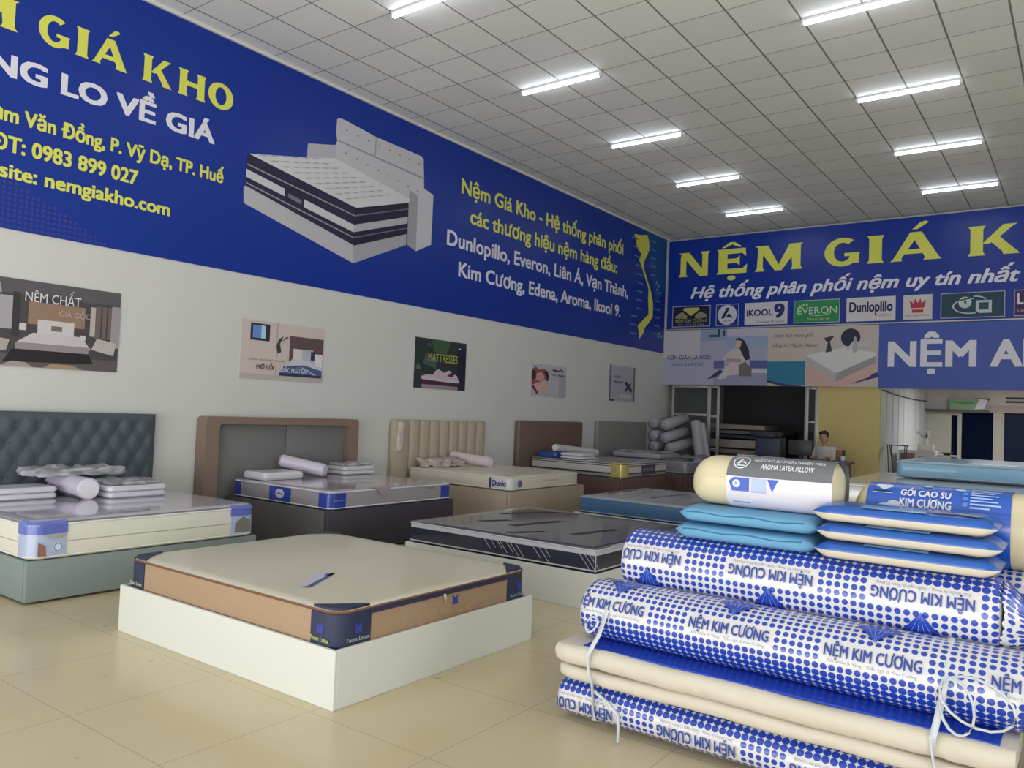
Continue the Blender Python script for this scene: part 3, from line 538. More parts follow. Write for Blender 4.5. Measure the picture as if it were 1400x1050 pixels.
for k, (c, a, b_) in enumerate(LOGOS):
    mb = MB(); z0, z1 = 3.675, 4.165
    if k in (0, 1, 3, 6, 7): mb.poly(BW(.003), R4(a, z0, b_, z1), flat((170, 176, 206))); mb.poly(BW(.004), R4(a + .015, z0 + .015, b_ - .015, z1 - .015), flat(c))
    else: mb.poly(BW(.003), R4(a, z0, b_, z1), flat(c))
    cx = (a + b_) / 2; F5 = BW(.006); F6 = BW(.007)
    if k == 0:
        G = flat((196, 190, 110)); mb.poly(F5, [(cx - .17, 4.12), (cx + .17, 4.12), (cx + .21, 4.08), (cx, 3.93), (cx - .21, 4.08)], G)
        for s in (-1, 1): mb.poly(F5, [(cx + s * .10, 3.94), (cx + s * .22, 4.03), (cx + s * .36, 3.96), (cx + s * .4, 3.88), (cx + s * .1, 3.86)][::s], flat((150, 146, 110)))
        text(mb, F5, 'NỆM KIM CƯƠNG', flat((180, 176, 130)), a + .08, b_ - .08, 3.78, .07, .01, res=1); text(mb, F5, 'Sức khỏe là vàng', flat((150, 150, 140)), a + .14, b_ - .14, 3.715, .04, 0, res=1)
    if k == 1:
        mb.poly(F5, disc(cx, 3.92, .225), flat((206, 206, 220))); D_ = flat((30, 34, 84)); mb.poly(F6, [(cx - .14, 3.84), (cx - .07, 3.84), (cx + .02, 4.0), (cx + .05, 4.08), (cx - .02, 4.08)], D_); mb.poly(F6, [(cx - .02, 3.88), (cx + .14, 3.84), (cx + .07, 3.93), (cx + .03, 3.96)], D_)
        text(mb, F6, 'AROMA', flat((90, 92, 130)), cx - .1, cx + .1, 3.76, .035, .01, res=1)
    if k == 2:
        text(mb, F5, 'iKOOL', flat((38, 32, 92)), a + .05, a + .62, 3.875, .13, .03); text(mb, F5, '9', flat((34, 48, 120)), a + .67, a + .86, 3.82, .29, .05); text(mb, F5, 'Creating Dreams', flat((90, 84, 110)), a + .25, b_ - .06, 3.715, .05, .005, res=1)
    if k == 3:
        text(mb, F5, 'EVERON', flat((196, 220, 196)), a + .08, b_ - .06, 3.87, .14, .0); ring(mb, F5, cx + .05, 4.35, .6, .53, .02, flat((170, 210, 180)), 250, 292); text(mb, F5, 'Nâng niu giấc ngủ', flat((190, 206, 120)), a + .3, b_ - .2, 3.74, .04, 0, res=1)
        for q in (-.12, -.05, .02): mb.poly(F5, disc(cx - .22 + q, 4.07 - abs(q) * .3, .022, .03, 8), flat((190, 216, 150)))
    if k == 4:
        text(mb, F5, 'Dunlopillo', flat((34, 30, 86)), a + .06, b_ - .06, 3.87, .2, .035); text(mb, F5, 'PREMIUM', flat((190, 110, 116)), b_ - .36, b_ - .06, 3.76, .05, .01, res=1)
    if k == 5:
        RD = flat((186, 48, 58)); mb.poly(F5, [(cx - .11, 3.90), (cx + .11, 3.90), (cx + .15, 4.06), (cx + .07, 3.99), (cx + .05, 4.09), (cx, 4.0), (cx - .05, 4.09), (cx - .07, 3.99), (cx - .15, 4.06)], RD); mb.poly(F5, R4(cx - .10, 3.81, cx + .10, 3.87), RD)
        text(mb, F5, 'NỆM VẠN THÀNH', flat((180, 60, 70)), a + .04, b_ - .04, 3.735, .04, .01, res=1)
    if k == 6:
        W_ = flat((196, 204, 212)); mb.poly(F5, disc(cx - .12, 3.97, .11), W_); ring(mb, F5, cx - .03, 3.90, .30, .15, .025, W_, 80, 300, t2=.02); ring(mb, F5, cx + .05, 4.0, .18, .09, .02, W_, -10, 100); mb.poly(F5, R4(cx + .06, 3.76, cx + .32, 4.0), W_); mb.poly(F6, R4(cx + .11, 3.82, cx + .27, 3.96), flat((34, 74, 92))); mb.poly(F6, [(cx - .13, 3.95), (cx - .09, 3.95), (cx - .10, 4.01), (cx - .14, 4.01)], flat((70, 90, 70)))
    if k == 7: text(mb, F5, 'LIÊN Á', WHT, a + .06, b_ - .05, 3.90, .2, .03); text(mb, F5, 'Lành giấc ngủ', flat((170, 160, 190)), a + .06, b_ - .1, 3.76, .05, 0, res=1)
    mb.build('logo_panel', t, 0)
# lower row
t = thing('wall_banner', (6.5, 17.2, 2.33), 'plain blue banner with white capitals below the logo row', 'banner')
mb = MB(); mb.box(4.68, 11.5, 17.2, 17.28, 2.31, 3.60, BLUE2); mb.build('banner_sheet', t, 0)
mb = MB()
text(mb, BW(.003), 'NỆM', WHT, 4.878, 6.367, 2.758, .475, .038); text(mb, BW(.003), 'AROMA', WHT, 6.64, 9.1, 2.758, .475, .038)
mb.build('lettering', t, 0)
t = thing('wall_poster', (1.2, 17.2, 2.33), 'lilac poster of a seated long-haired woman over the storage room', 'poster')
mb = MB(); mb.box(0.0, 2.44, 17.2, 17.28, 2.33, 3.60, flat((168, 170, 196))); mb.build('poster_sheet', t, 0)
PX = lambda p: [(a * 2.44, 2.33 + b_ * 1.27) for a, b_ in p]
mb = MB()
for k, (c, p) in enumerate([((196, 192, 200), R4(0, .5, .36, 1)), ((140, 156, 190), R4(.36, .80, .62, 1)), ((150, 166, 200), R4(.62, .66, 1, .86)), ((186, 184, 200), R4(.62, .86, 1, 1)), ((60, 54, 86), R4(.45, .86, .55, .90)), ((60, 54, 86), R4(.53, .86, .55, 1)), ((60, 54, 86), R4(.58, .87, .6, .98)), ((84, 92, 150), R4(.84, .30, 1, .44)), ((96, 100, 158), R4(.5, .3, .6, .44)), ((150, 150, 182), R4(.50, .0, 1, .22)), ((200, 198, 210), R4(.8, .22, 1, .28)),
  ((204, 190, 190), [(.55, .2), (.60, .16), (.78, .2), (.84, .36), (.82, .5), (.78, .62), (.7, .66), (.62, .56), (.58, .46), (.66, .42), (.62, .3)]), ((176, 150, 148), [(.62, .42), (.76, .40), (.76, .46), (.62, .48)]), ((48, 40, 58), [(.70, .82), (.74, .84), (.79, .78), (.83, .62), (.84, .46), (.80, .44), (.77, .54), (.75, .62)]), ((206, 180, 172), [(.70, .68), (.75, .66), (.76, .78), (.71, .80)]), ((60, 58, 92), [(.44, .1), (.52, .14), (.60, .24), (.56, .28), (.48, .16)]), ((206, 196, 198), [(.54, .10), (.62, .12), (.66, .3), (.62, .34)]), ((120, 108, 110), [(.74, .16), (.86, .16), (.86, .3), (.80, .42), (.74, .36)])]): mb.poly(BW(.003 + .0005 * k), PX(p), flat(c))
text(mb, BW(.015), 'CƠN GIẬN LÀ NGỦ', flat((84, 84, 128)), .07, 1.14, 2.92, .085, .015, res=2); text(mb, BW(.015), 'NGỦ LÀ HẾT TẤT', flat((104, 104, 146)), .2, 1.02, 2.76, .07, .01, res=2)
mb.build('picture', t, 0)
t = thing('wall_poster', (3.5, 17.2, 2.33), 'beige poster of a bare mattress beside the blue lettered banner', 'poster')
mb = MB(); mb.box(2.44, 4.68, 17.2, 17.28, 2.33, 3.60, flat((196, 184, 178))); mb.build('poster_sheet', t, 0)
PX = lambda p: [(2.44 + a * 2.24, 2.33 + b_ * 1.27) for a, b_ in p]
mb = MB()
for k, (c, p) in enumerate([((44, 122, 156), [(0, .08), (.15, .03), (.36, .02), (.36, .42), (0, .42)]), ((52, 58, 104), [(.0, .06), (.14, .0), (.36, .0), (.15, .04), (0, .10)]), ((52, 58, 104), [(.62, 0), (.8, .06), (1, .16), (1, .24), (.8, .14), (.6, .03)]), ((206, 172, 164), [(.36, .1), (.48, 0), (.70, 0), (.92, .16), (1, .28), (1, .46), (.4, .46)]), ((34, 36, 66), disc(.76, .80, .085, .15, 16)), ((216, 214, 214), [(.36, .52), (.70, .64), (.98, .55), (.98, .50), (.64, .22)]), ((182, 178, 180), [(.36, .52), (.64, .22), (.64, .08), (.36, .40)]), ((156, 152, 160), [(.64, .22), (.98, .50), (.98, .40), (.64, .08)]), ((190, 196, 204), [(.72, .60), (.90, .66), (.94, .72), (.78, .74)]), ((60, 58, 60), [(.54, .56), (.60, .58), (.58, .74), (.62, .84), (.52, .80), (.56, .72)]), ((176, 168, 176), [(.78, .56), (.82, .56), (.81, .8), (.79, .82)])]): mb.poly(BW(.003 + .0005 * k), PX(p), flat(c))
text(mb, BW(.012), 'Trọn bộ nệm gối', flat((116, 106, 112)), 2.56, 3.40, 3.38, .075, 0, .4, res=2); text(mb, BW(.012), 'tặng bà Ngọc Ngon', flat((116, 106, 112)), 2.54, 3.50, 3.17, .075, 0, .4, res=2)
mb.build('picture', t, 0)

# ------------------------------------------------------------------ beds along the left wall
PLASTIC = mat('clear_plastic_bag', (206, 206, 214), .18, .6, coat=.5, bump=.6, bump_scale=30, alpha=.6)
PADW = mat('packed_pillow_white', (214, 212, 222), .35, .5, coat=.3)
PADD = mat('padding_edge', (120, 116, 128), .5)
BOLST = mat('lilac_bolster', (206, 198, 216), .4, .5, coat=.3, bump=.25, bump_scale=25); BOLE = mat('bolster_end', (226, 222, 230), .45)
PINKB = mat('pink_bolster', (214, 198, 206), .5); STRAP = mat('dark_strap', (62, 60, 68), .6)
def bolster(a, b_, r, label, m=BOLST, strap=False):
    t = thing('bolster', tuple(a), label, 'bolster', 'bolsters on the beds')
    mb = MB(); cyl(mb, a, b_, r, m, 24, .02); mb.build('cover', t, 50)
    A, B = Vector(a), Vector(b_); d = (B - A).normalized()
    for p, q in ((A, A - d * .006), (B, B + d * .006)):
        mb = MB(); cyl(mb, p, q, r * .86, BOLE, 24, .003); mb.build('end_panel', t, 50)
    if strap:
        mb = MB(); p = A + (B - A) * .5 + Vector((0, 0, -r * .2)); mb.tube([p + Vector((-.30, -r * 1.02, -.02)), p + Vector((-.05, -r * 1.07, -.03)), p + Vector((.2, -r * 1.05, -.045)), p + Vector((.36, -r * .9, -.06))], .012, STRAP, 6, .4)
        mb.tube([p + Vector((-.30, -r * 1.02, -.02)) + Vector((.05 * sin(2 * pi * k / 12), -.01, .06 * (1 - cos(2 * pi * k / 12)) / 2)) for k in range(13)], .008, STRAP, 6)
        mb.build('strap', t, 50)
    return t
def pack(x0, x1, y0, y1, z0, n, th, label, seed, bag=True, m=None, name='packed_pillow'):
    t = thing(name, ((x0 + x1) / 2, (y0 + y1) / 2, z0), label, 'pillow', 'packed pillows on the beds')
    for k in range(n):
        mb = MB(); slab(mb, x0, x1, y0, y1, [(.02, z0 + k * th + .002), (.0, z0 + k * th + th * .3), (0, z0 + k * th + th * .7), (.02, z0 + (k + 1) * th - .002)], .05, m or PADW); mb.build('pad', t)
    if bag:
        mb = MB(); crumple(mb, x0 + .02, x1 - .02, y0 + .02, y1 - .02, z0 + n * th + .001, z0 + n * th + .035, PLASTIC, seed, .03); mb.build('plastic_wrap', t, 60)
    return t
def mattress(name, x0, x1, y0, y1, z0, z1, r, label, side, top, pip, inset=.0, extra=None, cat='mattress', group=None, band=None):
    t = thing(name, ((x0 + x1) / 2, (y0 + y1) / 2, z0), label, cat, group)
    h = z1 - z0; P = [(.02, z0), (.004, z0 + .012), (0, z0 + .03)]; M = [side, side]
    if band:
        for f, mm in band: P.append((0, z0 + .03 + (h - .06) * f)); M.append(mm)
    else: P.append((0, z1 - .03)); M.append(side)
    P += [(.004, z1 - .012), (.022, z1 - .002)]; M += [side if not band else band[-1][1], top]
    P += [(.08, z1), (.25, z1 + .004)]; M += [top, top]
    mb = MB(); slab(mb, x0, x1, y0, y1, P, r, side, M, top); mb.build('mattress_body', t)
    for z in (z0 + .018, z1 - .016):
        mb = MB(); pts = rr(x0 - .003, x1 + .003, y0 - .003, y1 + .003, r); rings = [[(p[0], p[1], z - .007) for p in pts], [(p[0], p[1], z) for p in rr(x0 - .009, x1 + .009, y0 - .009, y1 + .009, r + .006)], [(p[0], p[1], z + .007) for p in pts]]
        mb.loft(rings, pip, cap=(False, False)); mb.build('piping', t, 60)
    return t
def bed(x1, y0, y1, h, hy0, hy1, hz, base, head_builder, label, facing=None, legs=True):
    t = thing('upholstered_bed', (x1 / 2, (y0 + y1) / 2, 0), label, 'bed')
    head_builder(t, hy0, hy1, hz)
    # side rails, foot board and slat deck
    mb = MB(); mb.bbox(x1 - .05, x1, y0, y1, .015, h, facing or base, .012); mb.build('foot_board', t)
    for a, b_ in ((y0, y0 + .05), (y1 - .05, y1)):
        mb = MB(); mb.bbox(.13, x1 - .051, a, b_, .015, h, base, .012); mb.build('side_rail', t)
    mb = MB(); mb.box(.13, x1 - .05, y0 + .05, y1 - .05, h - .06, h - .035, mat('slat_deck', (150, 130, 100), .7)); mb.build('deck', t, 0)
    for a in (.25, x1 - .12):
        for b_ in (y0 + .07, y1 - .15):
            mb = MB(); mb.box(a, a + .06, b_, b_ + .06, 0, h - .06, mat('leg_black', (40, 38, 38), .6)); mb.build('leg', t, 0)
    return t

# 1 tufted slate bed
SLATE = mat('slate_leather', (72, 82, 90), .42, .5); GREYF = mat('grey_upholstery', (130, 142, 140), .55, .4, bump=.15, bump_scale=200)
BTN = [(4.381 - .19 * k, 1.24) for k in range(10)] + [(4.284 - .183 * k, 1.075) for k in range(10)] + [(4.381 - .19 * k, .918) for k in range(10)] + [(4.284 - .183 * k, .76) for k in range(10)]
def head_tufted(t, y0, y1, hz):
    nz, ny = 64, 120; g = []
    sy, sz = .187, .158
    def dep(y, z):
        u = (y - 4.381) / sy; v = (z - 1.24) / sz
        a, b_ = (u + v / 1) , 0
        p, q = u + v * .5, u - v * .5
        fp, fq = abs(p - round(p)), abs(q - round(q))
        d = .5 * (min(1, fp / .5) ** .55 + min(1, fq / .5) ** .55)
        edge = min(1, (y - y0) / .07, (y1 - y) / .07, (hz - z) / .07)
        fade = min(1, max(0, (1.34 - z) / .05))
        edge = max(0, edge) ** .5
        return .095 + .036 * edge * (.35 + .65 * (d * fade + (1 - fade) * .7))
    vs = []
    for j in range(nz + 1):
        for i in range(ny + 1):
            y = y0 + (y1 - y0) * i / ny; z = .30 + (hz - .30) * j / nz; vs.append((dep(y, z), y, z))
    W_ = ny + 1
    mb = MB(); mb.add(vs, [(j * W_ + i, j * W_ + i + 1, (j + 1) * W_ + i + 1, (j + 1) * W_ + i) for j in range(nz) for i in range(ny)], SLATE)
    mb.bbox(.006, .096, y0, y1, 0, hz, SLATE, .012)
    hb = mb.build('headboard', t, 60)
    for y, z in BTN:
        if y < y0 + .06: continue
        mb = MB(); x = dep(y, z); cyl(mb, (x - .006, y, z), (x + .008, y, z), .014, SLATE, 10, .004); mb.build('button', hb, 60)
bed(1.93, 2.63, 4.60, .315, 2.58, 4.60, 1.37, GREYF, head_tufted, 'grey upholstered bed frame with dark tufted headboard')
CREAMQ = mat('cream_quilted_border', (222, 220, 206), .45, .4, coat=.25, bump=.3, bump_scale=90); TOPP = mat('plastic_covered_top', (186, 182, 196), .12, .6, coat=.6, coat_rough=.06, bump=.08, bump_scale=5)
m1 = mattress('mattress', .15, 1.925, 2.64, 4.58, .32, .588, .10, 'cream mattress in clear plastic on the tufted grey bed', CREAMQ, TOPP, mat('cream_piping', (230, 228, 216), .5), band=[(.42, CREAMQ), (.46, mat('border_seam', (168, 164, 156), .6)), (.5, CREAMQ), (1, CREAMQ)])
GUARD = mat('printed_corner_wrap', (96, 112, 190), .25, .5, coat=.5); GUARD2 = mat('printed_corner_photo', (176, 186, 216), .25, .5, coat=.5)
mb = MB(); slab(mb, .16, 1.915, 2.65, 4.57, [(0, .588), (-.004, .595), (.02, .604), (.1, .606)], .10, TOPP, mtop=TOPP); mb.build('pillow_top', m1)
for by, sy in ((2.64, 1), (4.58, -1)):
    mb = MB(); corner(mb, 1.925, by, -1, sy, .16, .26, .10, .335, .585, GUARD2, .006); mb.build('corner_wrap', m1, 40, label='printed corner wrap')
    mb = MB(); corner(mb, 1.925, by, -1, sy, .165, .265, .10, .505, .592, GUARD, .009); mb.build('corner_wrap', m1, 40, label='blue upper band of the corner wrap')
mb = MB(); F = lambda u, v: (1.936, u, v)
text(mb, F, 'TULIP', flat((188, 176, 120)), 2.75, 2.89, .47, .03, .02, res=2); mb.poly(F, disc(2.84, .405, .035), flat((214, 220, 236))); ring(mb, lambda u, v: (1.937, u, v), 2.84, .405, .03, .03, .006, flat((90, 110, 180))); mb.poly(F, [(4.36, .36), (4.52, .36), (4.52, .46), (4.44, .50), (4.36, .44)], flat((120, 116, 112))); mb.poly(F, [(2.70, .345), (2.76, .345), (2.75, .42), (2.70, .45)], flat((150, 110, 90)))
mb.build('print', m1, 0)
bolster((.18, 3.58, .70), (.887, 3.56, .70), .10, 'lilac bolster pointing at the room on the tufted grey bed', strap=True)
pack(.30, .66, 2.66, 3.40, .606, 2, .055, 'flat white pillow pair left of the bolster, tufted bed', 3, False)
pack(.42, .95, 3.71, 4.28, .606, 2, .058, 'white pillow pair in crinkled plastic right of the bolster', 5)
t = thing('packed_pillow', (.35, 3.6, .8), 'crumpled clear plastic pack lying over the bolster of the tufted bed', 'pillow', 'packed pillows on the beds')
mb = MB(); crumple(mb, .17, .55, 3.22, 4.08, .79, .86, PLASTIC, 11, .05); mb.build('plastic_wrap', t, 60)

# 2 brown framed bed
BROWN = mat('brown_leather', (132, 112, 98), .42, .5, bump=.08, bump_scale=80); GREYP = mat('grey_velvet', (116, 116, 116), .8, .3, sheen=.3, noise_amt=.08, noise_scale=12); DARKB = mat('charcoal_upholstery', (58, 54, 66), .5, .5); GREYB = mat('grey_side_upholstery', (92, 90, 90), .55, .4)
def head_framed(t, y0, y1, hz):
    mb = MB(); O = rr(y0, y1, 0, hz, .05); I = rr(y0 + .17, y1 - .17, .3, hz - .085, .04)
    n = len(O); ring_f = [(.20, *p) for p in O]; ring_i = [(.20, *p) for p in I]; ring_b = [(.01, *p) for p in O]; ring_ii = [(.10, *p) for p in I]
    mb.loft([ring_b, ring_f, ring_i, ring_ii], BROWN, cap=(True, False)); hb = mb.build('headboard', t, 40)
    ym = (y0 + y1) / 2 + .02
    for a, b_ in ((y0 + .172, ym - .004), (ym + .004, y1 - .172)):
        mb = MB(); mb.bbox(.03, .115, a, b_, .3, hz - .088, GREYP, .012); mb.build('inset_panel', hb)
bed(1.90, 5.46, 7.44, .46, 5.14, 7.42, 1.36, GREYB, head_framed, 'charcoal bed frame with brown-edged headboard and grey panels', DARKB)
SILV = mat('silver_grey_fabric', (150, 146, 152), .4, .5, coat=.4, noise_amt=.08, noise_scale=30); SILT = mat('silver_plastic_top', (168, 162, 168), .12, .6, coat=.6, bump=.1, bump_scale=6)
m2 = mattress('mattress', .21, 1.885, 5.50, 7.42, .462, .66, .09, 'silver grey mattress with blue corner wraps under brown headboard', SILV, SILT, mat('white_piping', (222, 218, 222), .5))
BG = mat('royal_blue_wrap', (44, 66, 160), .25, .5, coat=.5)
for bx, by, sx, sy in ((1.885, 5.50, -1, 1), (1.885, 7.42, -1, -1), (.21, 5.50, 1, 1)):
    mb = MB(); corner(mb, bx, by, sx, sy, .17, .21, .09, .47, .64, BG, .005); mb.build('corner_wrap', m2, 40, label='blue corner wrap')
mb = MB(); mb.box(.90, 1.26, 5.494, 5.50, .475, .635, BG); F = lambda u, v: (u, 5.493, v); mb.poly(F, disc(1.08, .565, .075, .05), flat((196, 196, 216))); text(mb, lambda u, v: (u, 5.492, v), 'LIENA', flat((60, 70, 140)), 1.02, 1.14, .553, .022, .03, res=1)
F = lambda u, v: (1.8915, u, v); text(mb, F, 'Spring mattress', flat((190, 170, 150)), 5.54, 5.70, .553, .02, .01, res=1); text(mb, F, 'Liên Á', flat((80, 78, 110)), 6.95, 7.09, .60, .03, .01, res=1); mb.build('print', m2, 0)
mb = MB(); mb.add([(1.80, 6.08, .667), (1.80, 6.42, .667), (1.899, 6.36, .658), (1.905, 6.22, .575), (1.899, 6.12, .658)], [(0, 2, 1), (0, 4, 2), (4, 3, 2)], mat('bag_corner_flap', (160, 140, 146), .3, coat=.4)); mb.build('wrap_flap', m2, 30)
bolster((.20, 6.17, .845), (.68, 6.47, .742), .078, 'pale lilac bolster on the silver grey mattress under the brown headboard')
pack(.30, .72, 5.56, 6.12, .665, 1, .09, 'flat white pillow left of the bolster on silver mattress', 2, False)
pack(.24, .60, 6.84, 7.38, .665, 2, .055, 'grey and white pillow pack behind the bolster on silver mattress', 21)

# 3 cream channel bed
CREAM = mat('cream_leather', (174, 162, 142), .45, .5); CREAMB = mat('beige_upholstery', (164, 152, 134), .5, .4)
def head_channel(t, y0, y1, hz):
    mb = MB(); mb.bbox(.01, .10, y0, y1, 0, hz, CREAM, .03, 3); hb = mb.build('headboard', t, 40)
    ys = [y0 + .005, y0 + .34] + [y0 + .34 + (y1 - y0 - .35) * k / 8 for k in range(1, 9)]
    for a, b_ in zip(ys, ys[1:]):
        rings = []
        n = 10
        for z, k in ((.35, 1), (hz - .03, 1), (hz - .008, .6), (hz, .05)):
            rings.append([(.098 + .035 * k * sin(pi * i / n) ** .6, a + (b_ - a) * i / n, z) for i in range(n + 1)])
        mb = MB(); mb.loft(rings, CREAM, cap=(False, False), closed=False); mb.build('channel', hb, 60)
    mb = MB(); crumple(mb, .11, .155, y0 + .06, y0 + .16, .9, hz - .03, mat('floral_trim', (206, 196, 184), .4), 4, .02); mb.build('plastic_strip', hb, 60)
bed(2.04, 8.40, 10.28, .50, 8.18, 10.31, 1.37, CREAMB, head_channel, 'beige bed frame with cream vertical channel headboard')
IVORY = mat('ivory_quilt', (216, 210, 196), .45, .4, coat=.3, bump=.4, bump_scale=12); m3 = mattress('mattress', .15, 2.01, 8.45, 10.18, .502, .688, .08, 'ivory mattress in wrinkled plastic on the beige bed', IVORY, IVORY, mat('ivory_piping', (226, 220, 206), .5))
mb = MB(); crumple(mb, .2, 1.98, 8.5, 10.14, .68, .70, IVORY, 31, .012); mb.build('plastic_wrap', m3, 60)
mb = MB(); corner(mb, 2.01, 8.45, -1, 1, .28, .16, .08, .512, .665, mat('white_label_wrap', (206, 206, 214), .3, coat=.4), .005); mb.build('corner_wrap', m3, 40)
mb = MB(); F = lambda u, v: (u, 8.443, v); text(mb, F, 'Dunlo', flat((50, 46, 120)), 1.72, 1.94, .555, .075, .04, res=2); mb.poly(F, R4(1.66, .51, 1.69, .66), flat((60, 56, 110))); text(mb, lambda u, v: (2.017, u, v), 'Premium', flat((190, 120, 130)), 9.2, 9.6, .60, .025, .01, res=1)
mb.poly(lambda u, v: (2.016, u, v), disc(8.66, .59, .05), flat((110, 106, 130))); mb.build('print', m3, 0)
bolster((.19, 9.38, .83), (.89, 9.46, .776), .076, 'pink bolster on the ivory mattress under the channel headboard', PINKB)
t = thing('packed_pillow', (.4, 8.95, .702), 'floral pillow in plastic left of the pink bolster', 'pillow', 'packed pillows on the beds')
mb = MB(); crumple(mb, .20, .60, 8.5, 9.26, .702, .82, mat('floral_plastic_pack', (190, 176, 172), .3, coat=.5, noise_amt=.35, noise_scale=14), 8, .05); mb.build('plastic_wrap', t, 60)

# 4 dark brown bed
DKBR = mat('dark_brown_leather', (112, 94, 84), .45, .5); DKBB = mat('dark_brown_base', (92, 72, 68), .5, .4)
def head_plain(c, th=.12):
    def f(t, y0, y1, hz):
        mb = MB(); mb.bbox(.01, th, y0, y1, 0, hz, c, .03, 3); mb.build('headboard', t, 40)
    return f
bed(2.0, 11.55, 13.45, .52, 11.25, 13.39, 1.40, DKBB, head_plain(DKBR), 'dark brown bed frame with plain leather headboard')
WB = mat('white_border_fabric', (200, 196, 196), .45, .4, coat=.3); BK = mat('black_border_tape', (46, 42, 52), .4)
m4 = mattress('mattress', .14, 1.99, 11.58, 13.25, .522, .768, .07, 'white and black banded mattress with gold corner wrap', WB, mat('white_quilt_top', (190, 186, 190), .2, coat=.5), mat('black_piping', (54, 50, 60), .5), band=[(.18, mat('grey_border_band', (150, 146, 152), .5)), (.30, BK), (.36, WB), (.86, WB), (.93, BK), (1, WB)])
mb = MB(); corner(mb, 1.99, 11.58, -1, 1, .22, .20, .07, .53, .77, mat('gold_wrap', (206, 190, 116), .25, .6, coat=.5, noise_amt=.25, noise_scale=14, metal=.3), .006); mb.build('corner_wrap', m4, 40, label='gold corner wrap')
mb = MB(); F = lambda u, v: (1.992, u, v); mb.poly(F, R4(12.25, .56, 12.78, .72), flat((72, 62, 92))); text(mb, lambda u, v: (1.993, u, v), 'SPRING', flat((170, 160, 180)), 12.3, 12.72, .62, .05, .01, res=1); mb.build('print', m4, 0)
pack(.22, .62, 11.68, 12.1, .772, 1, .10, 'small blue pillow pack on the banded mattress', 4, False, mat('blue_pack', (44, 78, 150), .3, coat=.4))
pack(.66, 1.12, 11.72, 12.2, .772, 2, .05, 'white pillow pair between blue pack and roll, banded mattress', 14, False)
bolster((.52, 11.78, .945), (.62, 13.08, .838), .064, 'thin white roll lying behind the small blue pack', mat('white_roll', (200, 198, 200), .4, coat=.3))

# 5 grey bed in the corner
GRL = mat('grey_leather', (138, 136, 134), .5, .4)
bed(2.0, 14.05, 16.0, .50, 14.02, 16.21, 1.43, DKBB, head_plain(GRL, .10), 'dark bed frame with plain grey headboard, last in the row')
m5 = mattress('mattress', .13, 1.99, 14.1, 15.9, .502, .72, .07, 'grey plastic-wrapped mattress below the plain grey headboard', mat('grey_plastic', (140, 138, 148), .3, coat=.4), mat('grey_plastic_top', (150, 148, 158), .15, coat=.6), mat('grey_piping', (176, 172, 182), .5))
pack(.3, 1.36, 14.25, 15.2, .73, 1, .10, 'wide pillow pack in clear plastic below the grey headboard', 17, True, mat('clear_lilac_pack', (170, 166, 180), .25, coat=.5))

# ------------------------------------------------------------------ mattresses on white platforms
def platform(x0, x1, y0, y1, h, label, inner=.022):
    t = thing('bed_platform', ((x0 + x1) / 2, (y0 + y1) / 2, 0), label, 'bed base')
    mb = MB(); mb.bbox(x0, x1, y0, y0 + inner, 0, h, WHITE, .003, 1); mb.build('side_panel', t, 0)
    mb = MB(); mb.bbox(x0, x1, y1 - inner, y1, 0, h, WHITE, .003, 1); mb.build('side_panel', t, 0)
    for a in (x0, x1 - inner):
        mb = MB(); mb.bbox(a, a + inner, y0 + inner, y1 - inner, 0, h, WHITE, .003, 1); mb.build('end_panel', t, 0)
    mb = MB(); mb.box(x0 + inner, x1 - inner, y0 + inner, y1 - inner, h - .10, h - .08, WHITE); mb.build('deck', t, 0)
    return t
platform(2.975, 5.085, 2.775, 4.535, .302, 'white platform carrying the brown-sided mattress in front')
TAN = mat('tan_border_fabric', (166, 140, 114), .6, .3, noise_amt=.08, noise_scale=60, bump=.1, bump_scale=300); IV = mat('ivory_damask_top', (212, 206, 184), .38, .4, coat=.45, coat_rough=.12, noise_amt=.05, noise_scale=4, bump=.12, bump_scale=26)
NAVY = mat('navy_corner_fabric', (42, 50, 78), .5, .4, bump=.15, bump_scale=120); NAVY2 = mat('navy_zip_band', (46, 46, 76), .55)
m6 = mattress('mattress', 3.005, 5.055, 2.81, 4.50, .223, .490, .10, 'brown-sided ivory topped mattress on the front white platform', TAN, IV, mat('brown_piping', (120, 84, 60), .6))
for bx, by, sx, sy in ((5.055, 2.81, -1, 1), (5.055, 4.50, -1, -1), (3.005, 2.81, 1, 1), (3.005, 4.50, 1, -1)):
    mb = MB(); corner(mb, bx, by, sx, sy, .20, .23, .10, .23, .477, NAVY, .006, .07)
    pt_ = [(bx + sx * .20, by + sy * .008)] + [(bx + sx * (.10 - .092 * sin(pi / 2 * k / 6)), by + sy * (.10 - .092 * cos(pi / 2 * k / 6))) for k in range(7)] + [(bx + sx * .008, by + sy * .23), (bx + sx * .075, by + sy * .15), (bx + sx * .125, by + sy * .085)]
    if sx * sy > 0: pt_ = pt_[::-1]
    n_ = len(pt_); mb.add([(*p, .484) for p in pt_] + [(*p, .4955) for p in pt_], [list(range(n_))[::1], list(range(2 * n_ - 1, n_ - 1, -1))] + [(i, (i + 1) % n_, n_ + (i + 1) % n_, n_ + i) for i in range(n_)], NAVY)
    mb.build('corner_wrap', m6, 40, label='navy corner')
mb = MB(); mb.box(5.054, 5.0635, 3.03, 4.28, .442, .472, NAVY2); mb.build('zip_band', m6, 0)
mb = MB(); mb.tube([(5.07, 3.62, .452), (5.078, 3.622, .425), (5.07, 3.625, .40), (5.076, 3.632, .425), (5.07, 3.634, .452)], .004, flat((190, 186, 170)), 6); mb.build('zip_pull', m6, 40)
